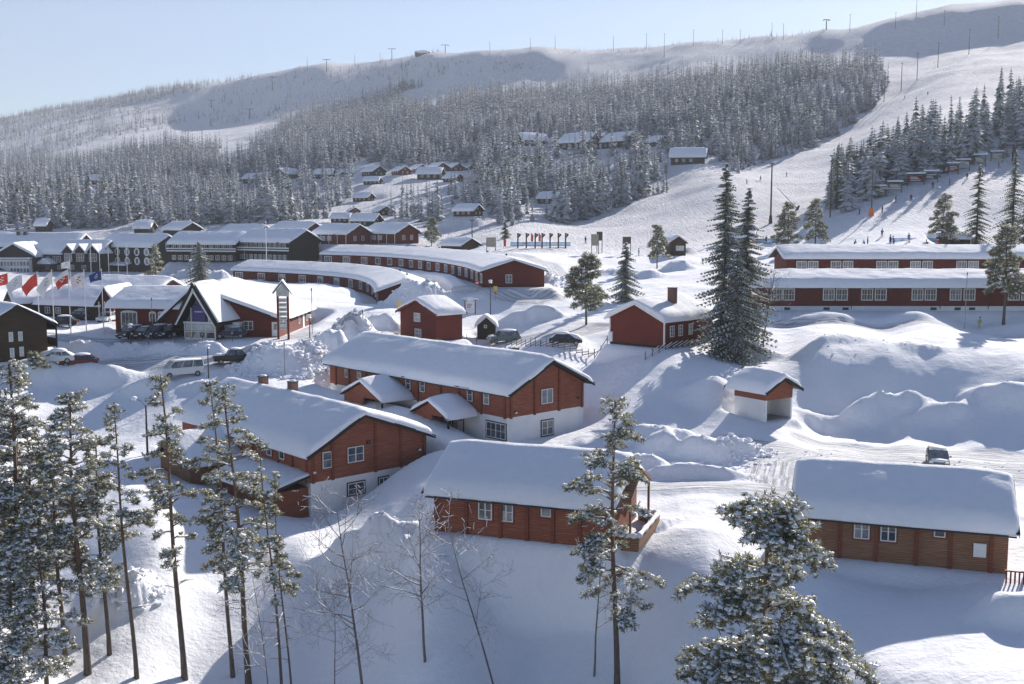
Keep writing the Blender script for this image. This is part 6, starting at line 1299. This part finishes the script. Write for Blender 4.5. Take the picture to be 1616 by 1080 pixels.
# ---------------------------------------------------------------- vehicles
def vehicle(kind, u, v, s, heading, col, lab, snow=.5, name='parked_car', cat='car', bury=0, scl=1.0):
    L, W_, H, hood, hb, cab0, cab1, sl0, sl1 = {'car': (4.4, 1.78, 1.48, .82, .95, 1.0, 4.0, .75, .55), 'van': (5.0, 1.95, 1.95, 1.15, 1.15, .75, 4.95, .75, .12), 'suv': (4.6, 1.85, 1.7, 1.0, 1.05, 1.2, 4.4, .55, .3), 'pickup': (5.2, 1.85, 1.75, 1.05, 1.05, 1.3, 3.6, .6, .4)}[kind]
    p = P(u, v, s); p.z = float(h(p.x, p.y)[0])-bury; o = empty(name, p, R(heading), lab, cat, 'parked cars'); o.scale = (scl,)*3; x0 = -L/2; gz = .22
    m = MB(); w = W_/2     # lower body with rounded plan
    prof = [(x0+.05, gz+.12), (x0, .55), (x0+.08, hood-.12), (x0+.35, hood), (x0+cab0, hb), (x0+cab1, hb+.03), (x0+L-.12, hb-.02), (x0+L, .6), (x0+L-.06, gz+.12)]
    secs = [(-w, .94), (-w*.93, 1), (w*.93, 1), (w, .94)]; n = len(prof); b0 = len(m.v)
    for y, k in secs:
        for (x, z) in prof: m.v.append((x*(.985 if k < 1 else 1), y*(1 if z < hb-.1 else .96), gz+(z-gz)*(k if z > .6 else 1)))
    k = m.mi(col)
    for i in range(3):
        for j in range(n): j2 = (j+1) % n; m.f.append((b0+i*n+j, b0+i*n+j2, b0+(i+1)*n+j2, b0+(i+1)*n+j)); m.m.append(k)
    m.f.append(tuple(b0+j for j in range(n))); m.f.append(tuple(b0+3*n+j for j in range(n))[::-1]); m.m += [k, k]
    m.build('body', o)
    a, b, c, d = x0+cab0, x0+cab0+sl0, x0+cab1-sl1, x0+cab1; wi = w*.80; m = MB(); g = MB(); gm = 'glass'
    A = [(a, -w*.94, hb), (d, -w*.94, hb), (d, w*.94, hb), (a, w*.94, hb)]; T = [(b, -wi, H-.04), (c, -wi, H-.04), (c, wi, H-.04), (b, wi, H-.04)]
    for i in range(4): j = (i+1) % 4; g.face([A[i], A[j], T[j], T[i]], gm)
    g.build('windows', o)
    m.box(b-.06, c+.06, -wi-.03, wi+.03, H-.06, H, col)
    for sy in (-1, 1):
        for f in (0, .36, .68, 1) if kind != 'pickup' else (0, .5, 1):
            xb, xt = a+(d-a)*f, b+(c-b)*f; m.tube([(xb, sy*w*.95, hb), (xt, sy*(wi+.01), H-.03)], .045, col, 4)
    m.build('cabin_frame', o)
    for sx in (x0+.82, x0+L-.85):
        for sy in (-1, 1):
            t_ = MB(); t_.tube([(sx, sy*(w-.2), .33), (sx, sy*(w+.02), .33)], [.33, .33], 'tyre', 14); q = t_.build('wheel', o); r_ = MB(); r_.tube([(sx, sy*(w+.01), .33), (sx, sy*(w+.035), .33)], .2, 'grey_metal', 10); r_.build('rim', q)
    for sy in (-1, 1):
        t_ = MB(); t_.box(x0-.02, x0+.1, sy*w*.72-.17, sy*w*.72+.17, .6, .78, 'lamp_glass'); t_.build('headlight', o); t_ = MB(); t_.box(x0+L-.1, x0+L+.02, sy*w*.8-.1, sy*w*.8+.1, .65, .9, 'light_red'); t_.build('tail_light', o)
        t_ = MB(); t_.box(a+.12, a+.25, sy*(w+.1)-.09, sy*(w+.1)+.09, hb, hb+.15, col); t_.build('mirror', o)
    t_ = MB(); t_.box(x0-.03, x0+.1, -.26, .26, .4, .5, 'flag_white'); t_.build('number_plate', o)
    if snow > 0:
        t_ = MB(); t_.blob(((b+c)/2, 0, H), ((c-b)/2+.12, wi+.05, .05+.3*snow), 'snow_clump', 12, 6, .05); t_.build('roof_snow', o, True)
        if snow > .4: t_ = MB(); t_.blob((x0+cab0*.5, 0, hood-.02), (cab0*.5+.1, w*.85, .05+.2*snow), 'snow_clump', 12, 6, .06); t_.build('bonnet_snow', o, True)
        if kind == 'pickup': t_ = MB(); t_.blob((x0+L-.75, 0, hb), (.75, w*.85, .25), 'snow_clump', 12, 6, .08); t_.build('bed_snow', o, True)
        if snow > .9: t_ = MB(); t_.blob((0, 0, .85), (L*.48, w*.98, .75*snow), 'snow_clump', 14, 7, .06); t_.build('snow_blanket', o, True)
    return o
vehicle('van', 286, 588, 13.3, 35, 'car_white', 'white minivan parked in the lot below the reception', .15, 'parked_van', 'van')
vehicle('pickup', 371, 572, 12.8, 200, 'car_black', 'black pickup with snow on roof and bonnet, right of the white van', .5)
vehicle('suv', 208, 524, 11.6, 70, 'car_black', 'dark car parked leftmost before the reception wing', .1); vehicle('car', 229, 525, 11.6, 75, 'car_black', 'black car parked second from left before the reception wing', .1)
vehicle('suv', 249, 524, 11.6, 70, 'car_blue', 'dark blue car parked third from left before the reception wing', .35); vehicle('suv', 271, 523, 11.6, 65, 'car_black', 'black car parked nearest to the A-frame entrance, on its left', .15)
vehicle('car', 364, 526, 11.7, 10, 'car_blue', 'dark car beside the glazed link right of the entrance', .2)
vehicle('car', 1479, 737, 17.65, 72, 'car_green', 'pale green hatchback with snow on its roof by the ploughed road', .55)
vehicle('suv', 795, 533, 11.1, 20, 'car_green', 'snow-covered dark green car behind the tiny dark shed', .7); vehicle('car', 893, 547, 11.9, 175, 'car_black', 'car buried under snow beside the pole fence', 1.0, bury=.25)
vehicle('car', 125, 582, 13.0, 15, 'car_red', 'red-brown car half hidden behind a snow bank', .6); vehicle('car', 88, 582, 13.1, 20, 'car_white', 'car wholly covered by a mound of snow, left of the red-brown car', 1.0)
vehicle('car', 124, 502, 10.4, 0, 'car_black', 'black car before the low red lodge', .3); vehicle('car', 172, 506, 10.6, 80, 'car_white', 'light car by the gatehouse porch', .4); vehicle('car', 98, 523, 11.2, 10, 'car_black', 'dark car between the brown house and the flagpoles', .5)
# ---------------------------------------------------------------- people
def skin_mesh(nodes, edges, mats_z):
    me = bpy.data.meshes.new('person'); me.from_pydata([n[0] for n in nodes], edges, []); o = bpy.data.objects.new('tmp', me); COL.objects.link(o)
    sk_ = o.modifiers.new('s', 'SKIN'); o.modifiers.new('b', 'SUBSURF').levels = 1
    for i, n in enumerate(nodes): me.skin_vertices[0].data[i].radius = (n[1], n[1]); me.skin_vertices[0].data[i].use_root = (i == 0)
    dg = bpy.context.evaluated_depsgraph_get(); r_ = bpy.data.meshes.new_from_object(o.evaluated_get(dg)); bpy.data.objects.remove(o); r_.name = 'body'; return r_
def pose(kind):
    lean = {'walk': .06, 'ski': .28, 'stand': 0}[kind]; kn = {'walk': .0, 'ski': .18, 'stand': 0}[kind]; st = {'walk': .28, 'ski': .04, 'stand': .02}[kind]; hip = .92-kn*.6
    N = [((0, 0, hip), .13), ((lean*.3, 0, hip+.22), .14), ((lean*.8, 0, hip+.42), .165), ((lean, 0, hip+.54), .07), ((lean+.03, 0, hip+.70), .10), ((lean+.03, 0, hip+.80), .075)]; E = [(0, 1), (1, 2), (2, 3), (3, 4), (4, 5)]
    for sy in (-1, 1):
        b = len(N); N += [((0, sy*.1, hip-.07), .10), ((sy*st*.5+kn, sy*.11, hip*.52), .075), ((sy*st-.02, sy*.12, .1), .055), ((sy*st+.14, sy*.13, .045), .05)]; E += [(0, b), (b, b+1), (b+1, b+2), (b+2, b+3)]
        c = len(N); fw = {'walk': -sy*.16, 'ski': .25, 'stand': .05}[kind]; N += [((lean*.85, sy*.19, hip+.46), .065), ((lean*.7+fw*.4, sy*.27, hip+.2), .05), ((lean*.8+fw, sy*.25, hip+.02 if kind != 'ski' else hip+.15), .038), ((lean*.8+fw+.05, sy*.25, hip-.06 if kind != 'ski' else hip+.12), .035)]; E += [(2, c), (c, c+1), (c+1, c+2), (c+2, c+3)]
    return N, E, hip
BODY = {k: skin_mesh(*pose(k)[:2], None) for k in ('walk', 'ski', 'stand')}
def person(u, v, kind, jac, trou, hat, lab, s=None, face=0, skis=True, sc_=1.0):
    p = gnd(u, v) if s is None else P(u, v, s)
    if s is not None: p.z = float(h(p.x, p.y)[0])
    hip = pose(kind)[2]; me = BODY[kind].copy(); me.materials.clear()
    for m_ in (trou, jac, 'skin'): me.materials.append(M[m_])
    for f in me.polygons: z = f.center.z; f.material_index = 0 if z < hip-.02 else (1 if z < hip+.56 else 2); f.use_smooth = True
    o = empty('person', p, R(face), lab, 'person', 'people on the slopes' if skis else None); o.scale = (sc_,)*3; b_ = link('body', me, o); lean = {'walk': .06, 'ski': .28, 'stand': 0}[kind]
    m = MB(); m.blob((lean+.0, 0, hip+.79), (.135, .125, .11), hat, 10, 6, 0); m.build('helmet' if skis else 'cap', o, True)
    if skis:
        for sy in (-1, 1): m = MB(); m.prism([(-.8, .0), (.75, .0), (.92, .1), (.75, .03), (-.8, .03)], 'y', sy*.13-.05, sy*.13+.05, 'cloth_red' if hat != 'cloth_red' else 'cloth_dark'); m.build('ski', o)
        for sy in (-1, 1): m = MB(); m.tube([(lean*.8+.3, sy*.27, hip+.1), (lean-.2, sy*.38, .02)], .013, 'dark_metal', 4); m.build('ski_pole', o)
person(1545, 527.5, 'walk', 'cloth_yellow', 'cloth_yellow', 'cloth_dark', 'person in yellow-green clothes walking right below the near terrace', 11.1, 8, False)
PE = [(1176, 258, 'ski', 'small skier highest of the four near the left slope edge'), (1200, 285, 'ski', 'skier gliding between two others on the lower slope'), (1179, 291, 'ski', 'skier leaning left, lowest of the group left of the floodlight mast'), (1242, 279, 'ski', 'skier alone right of the floodlight mast'),
 (1464, 150, 'ski', 'skier high on the open slope below the snow ridge'), (1427, 156, 'ski', 'tiny skier at the bend of the slope by the pole line'), (1340, 183, 'ski', 'skier near the sixth light pole'), (1331, 190, 'ski', 'skier near the fifth light pole'),
 (1413.6, 320, 'stand', 'dark-clad skier standing below the second signboard'), (1437.7, 317, 'ski', 'dark-clad skier turning below the wide red signboard'), (1392, 337, 'stand', 'skier right of the orange-footed pole'), (1356, 339, 'stand', 'skier left of the orange-footed pole'), (1472, 297, 'stand', 'person under the blue-grey signboard'), (1498.6, 293, 'stand', 'person in black right of the blue-grey signboard'),
 (1526, 283, 'stand', 'person left of the dark spruce top'), (1550, 279, 'stand', 'person right of the dark spruce top'), (1576, 265, 'stand', 'person below the right-edge lift tower'), (1391.7, 374, 'ski', 'skier in mid-turn above the far terrace roof'), (1405, 385, 'stand', 'skier standing tall at the safety net'),
 (1411, 386, 'ski', 'skier bending down at the safety net'), (1434, 382, 'stand', 'blue-clad skier inside the safety net'), (1369, 388, 'stand', 'skier standing left of the one in mid-turn'), (1348, 392, 'ski', 'leftmost skier peeking over the far terrace roof'), (1364, 392.5, 'ski', 'crouched skier second from left over the far terrace roof'), (1464, 392, 'ski', 'crouched skier over the middle of the far terrace roof'), (1481, 390, 'ski', 'red-backed skier over the far terrace roof'),
 (924, 384, 'stand', 'person in dark clothes right of the banner posts'), (1008, 404, 'stand', 'person standing left of the small snowy pine'), (1209, 384, 'stand', 'person at the blue barrier'), (1181, 386, 'stand', 'person before the long low red ski hut'), (745, 388, 'stand', 'child by the short wooden pole')]
cl = ['cloth_dark', 'car_blue', 'cloth_dark', 'cloth_blue', 'cloth_dark', 'cloth_red']
for i, (u, v, k, lab) in enumerate(PE):
    j = 'cloth_blue' if 'blue-clad' in lab else ('cloth_red' if 'red-backed' in lab else cl[i % 4] if 'dark' not in lab and 'black' not in lab else 'cloth_dark'); person(u, v, k, j, 'cloth_dark', cl[(i*5+2) % 6], lab, None, (i*67) % 360)

# ---------------------------------------------------------------- broken snow lumps thrown up by the plough
def build_chunks():
    rs = np.random.RandomState(12); X = []; Rr = []
    for (u, v, s, rx, ry, n, r0, r1) in [(450, 594, 12.9, 7, 5, 420, .12, .45), (490, 575, 12.6, 4.5, 3.5, 160, .12, .4), (556, 536, 11.4, 5, 4, 180, .12, .4), (1165, 726, 17.5, 3.6, 2.4, 240, .07, .28), (1110, 740, 18.2, 6, 1.6, 160, .06, .22),
        (868, 452, 8.7, 7, 5, 150, .15, .4), (195, 930, 22.9, 2.8, 2.4, 200, .06, .25), (265, 560, 12.3, 5, 1.8, 90, .1, .3), (655, 478, 9.7, 6, 4, 120, .15, .4), (620, 868, 21.2, 3.5, 2.4, 60, .05, .18), (1280, 735, 17.9, 7, 4, 70, .04, .13), (1480, 735, 17.9, 9, 3, 80, .04, .13), (180, 556, 12.2, 6, 2, 90, .1, .3), (1000, 690, 16.6, 4, 2.5, 60, .06, .2), (1340, 560, 13.6, 9, 4, 30, .05, .14)]:
        p = P(u, v, s); a = rs.uniform(0, 6.28, n); q = np.sqrt(rs.uniform(0, 1, n)); X.append(np.stack([p.x+rx*q*np.cos(a), p.y+ry*q*np.sin(a)], -1)); Rr.append(r0+(r1-r0)*rs.rand(n)**2.5)
    X = np.concatenate(X); r = np.concatenate(Rr); z = h(X[:, 0], X[:, 1]); V, n = blobs(rs, np.stack([X[:, 0], X[:, 1], z+r*.15], -1), r, .75)
    me = mesh_mixed('snow_lumps', [(V, ('b', n), 0, False)], ['snow_clump']); tag(link('snow_lumps', me), kind='stuff')
def build_haze():
    m = bpy.data.materials.new('haze'); m.use_nodes = True; t = m.node_tree; t.nodes.remove(t.nodes['Principled BSDF'])
    v = t.nodes.new('ShaderNodeVolumePrincipled'); v.inputs['Density'].default_value = .00016; v.inputs['Color'].default_value = (.85, .92, 1, 1); v.inputs['Anisotropy'].default_value = .1
    t.links.new(v.outputs[0], t.nodes['Material Output'].inputs['Volume']); M['haze'] = m
    b = MB(); b.box(-3400, 3400, -40, 3400, GMIN-2, GMAX+6, 'haze'); o = b.build('haze'); tag(o, kind='stuff'); return o
def build_forest():
    T = scatter(); hx = np.array(HAMLET) if HAMLET else np.zeros((0, 3))
    if len(hx):
        d = np.hypot(T[:, 0, None]-hx[:, 0], T[:, 1, None]-hx[:, 1]); T = T[(d > hx[:, 2]).all(1)]
    Z = h(T[:, 0], T[:, 1]); u, v, s = proj(T[:, 0], T[:, 1], Z)
    vt = proj(T[:, 0], T[:, 1], Z+T[:, 2])[1]; rs0 = np.random.RandomState(3); hide = np.zeros(len(T), bool)
    for cu, cv, wp in CABPX: hide |= (np.abs(u-cu) < wp*.55+3) & (v > cv-2) & (vt < cv-1) & (rs0.rand(len(T)) < .78)
    T = T[~hide]; Z = Z[~hide]; u = u[~hide]; v = v[~hide]; s = s[~hide]
    inside = (u > -5) & (u < 1621) & (v < 380)
    order = np.argsort(-(s*T[:, 2])*inside); near = order[:300]; rest = order[300:]
    rs = np.random.RandomState(9)
    temps = [mesh_mixed('spruce_far', [(far_spruce(100+i, 22, 8, .15+.02*(i % 3), True), None, 0, False)], ['frosted_near']) for i in range(6)]
    G = [(1260, 3000, 'snow-dusted spruce in the dense stand above the signboards on the right-hand slope', 'spruces of the stand on the right-hand slope'),
         (745, 1260, 'frosted spruce at the lower edge of the hillside forest left of the ski slope', 'spruces along the foot of the hillside forest'),
         (430, 745, 'frosted spruce among the snowy cabins of the hillside hamlet', 'spruces around the hillside hamlet'),
         (-500, 430, 'frosted spruce in the dense forest edge behind the dark hotel', 'spruces of the forest edge behind the hotel')]
    for i in near:
        o = link('spruce_tree', temps[rs.randint(6)]); H = T[i, 2]; o.location = (T[i, 0], T[i, 1], Z[i]-.2); w = H*rs.uniform(.8, 1.35); o.scale = (w, w, H*rs.uniform(.92, 1.12)); o.rotation_euler = (rs.uniform(-.03, .03), rs.uniform(-.03, .03), rs.uniform(0, 6.28))
        for a, b, lab, gr in G:
            if a <= u[i] < b: tag(o, lab, 'tree', gr); break
    V = []; tm = [far_spruce(200+i, lv, pr, .14+.02*(i % 3)) for i, (lv, pr) in enumerate([(15, 6), (15, 6), (16, 6), (9, 5), (9, 5), (8, 5)])]
    for k, t_ in enumerate(tm):
        far_ = s[rest] < 2.6; sel = rest[(np.arange(len(rest)) % 3 == k % 3) & (far_ == (k >= 3))]
        if not len(sel): continue
        a = rs.uniform(0, 6.28, len(sel)); H = T[sel, 2]; w = H*rs.uniform(.8, 1.3, len(sel)); c, s_ = np.cos(a), np.sin(a)
        X = (t_[None, :, 0]*c[:, None]-t_[None, :, 1]*s_[:, None])*w[:, None]+T[sel, 0][:, None]; Y = (t_[None, :, 0]*s_[:, None]+t_[None, :, 1]*c[:, None])*w[:, None]+T[sel, 1][:, None]; Zz = t_[None, :, 2]*H[:, None]+Z[sel][:, None]-.2
        V.append(np.stack([X, Y, Zz], -1).reshape(-1, 3))
    me = mesh_mixed('forest', [(np.concatenate(V), None, 0, False)], ['frosted_far']); o = link('forest', me)
    tag(o, 'frosted spruce forest covering the hillside below the bare top', 'forest', kind='stuff'); print('FOREST', len(T), len(me.polygons))
build_forest()
build_ground()
build_chunks()
build_haze()
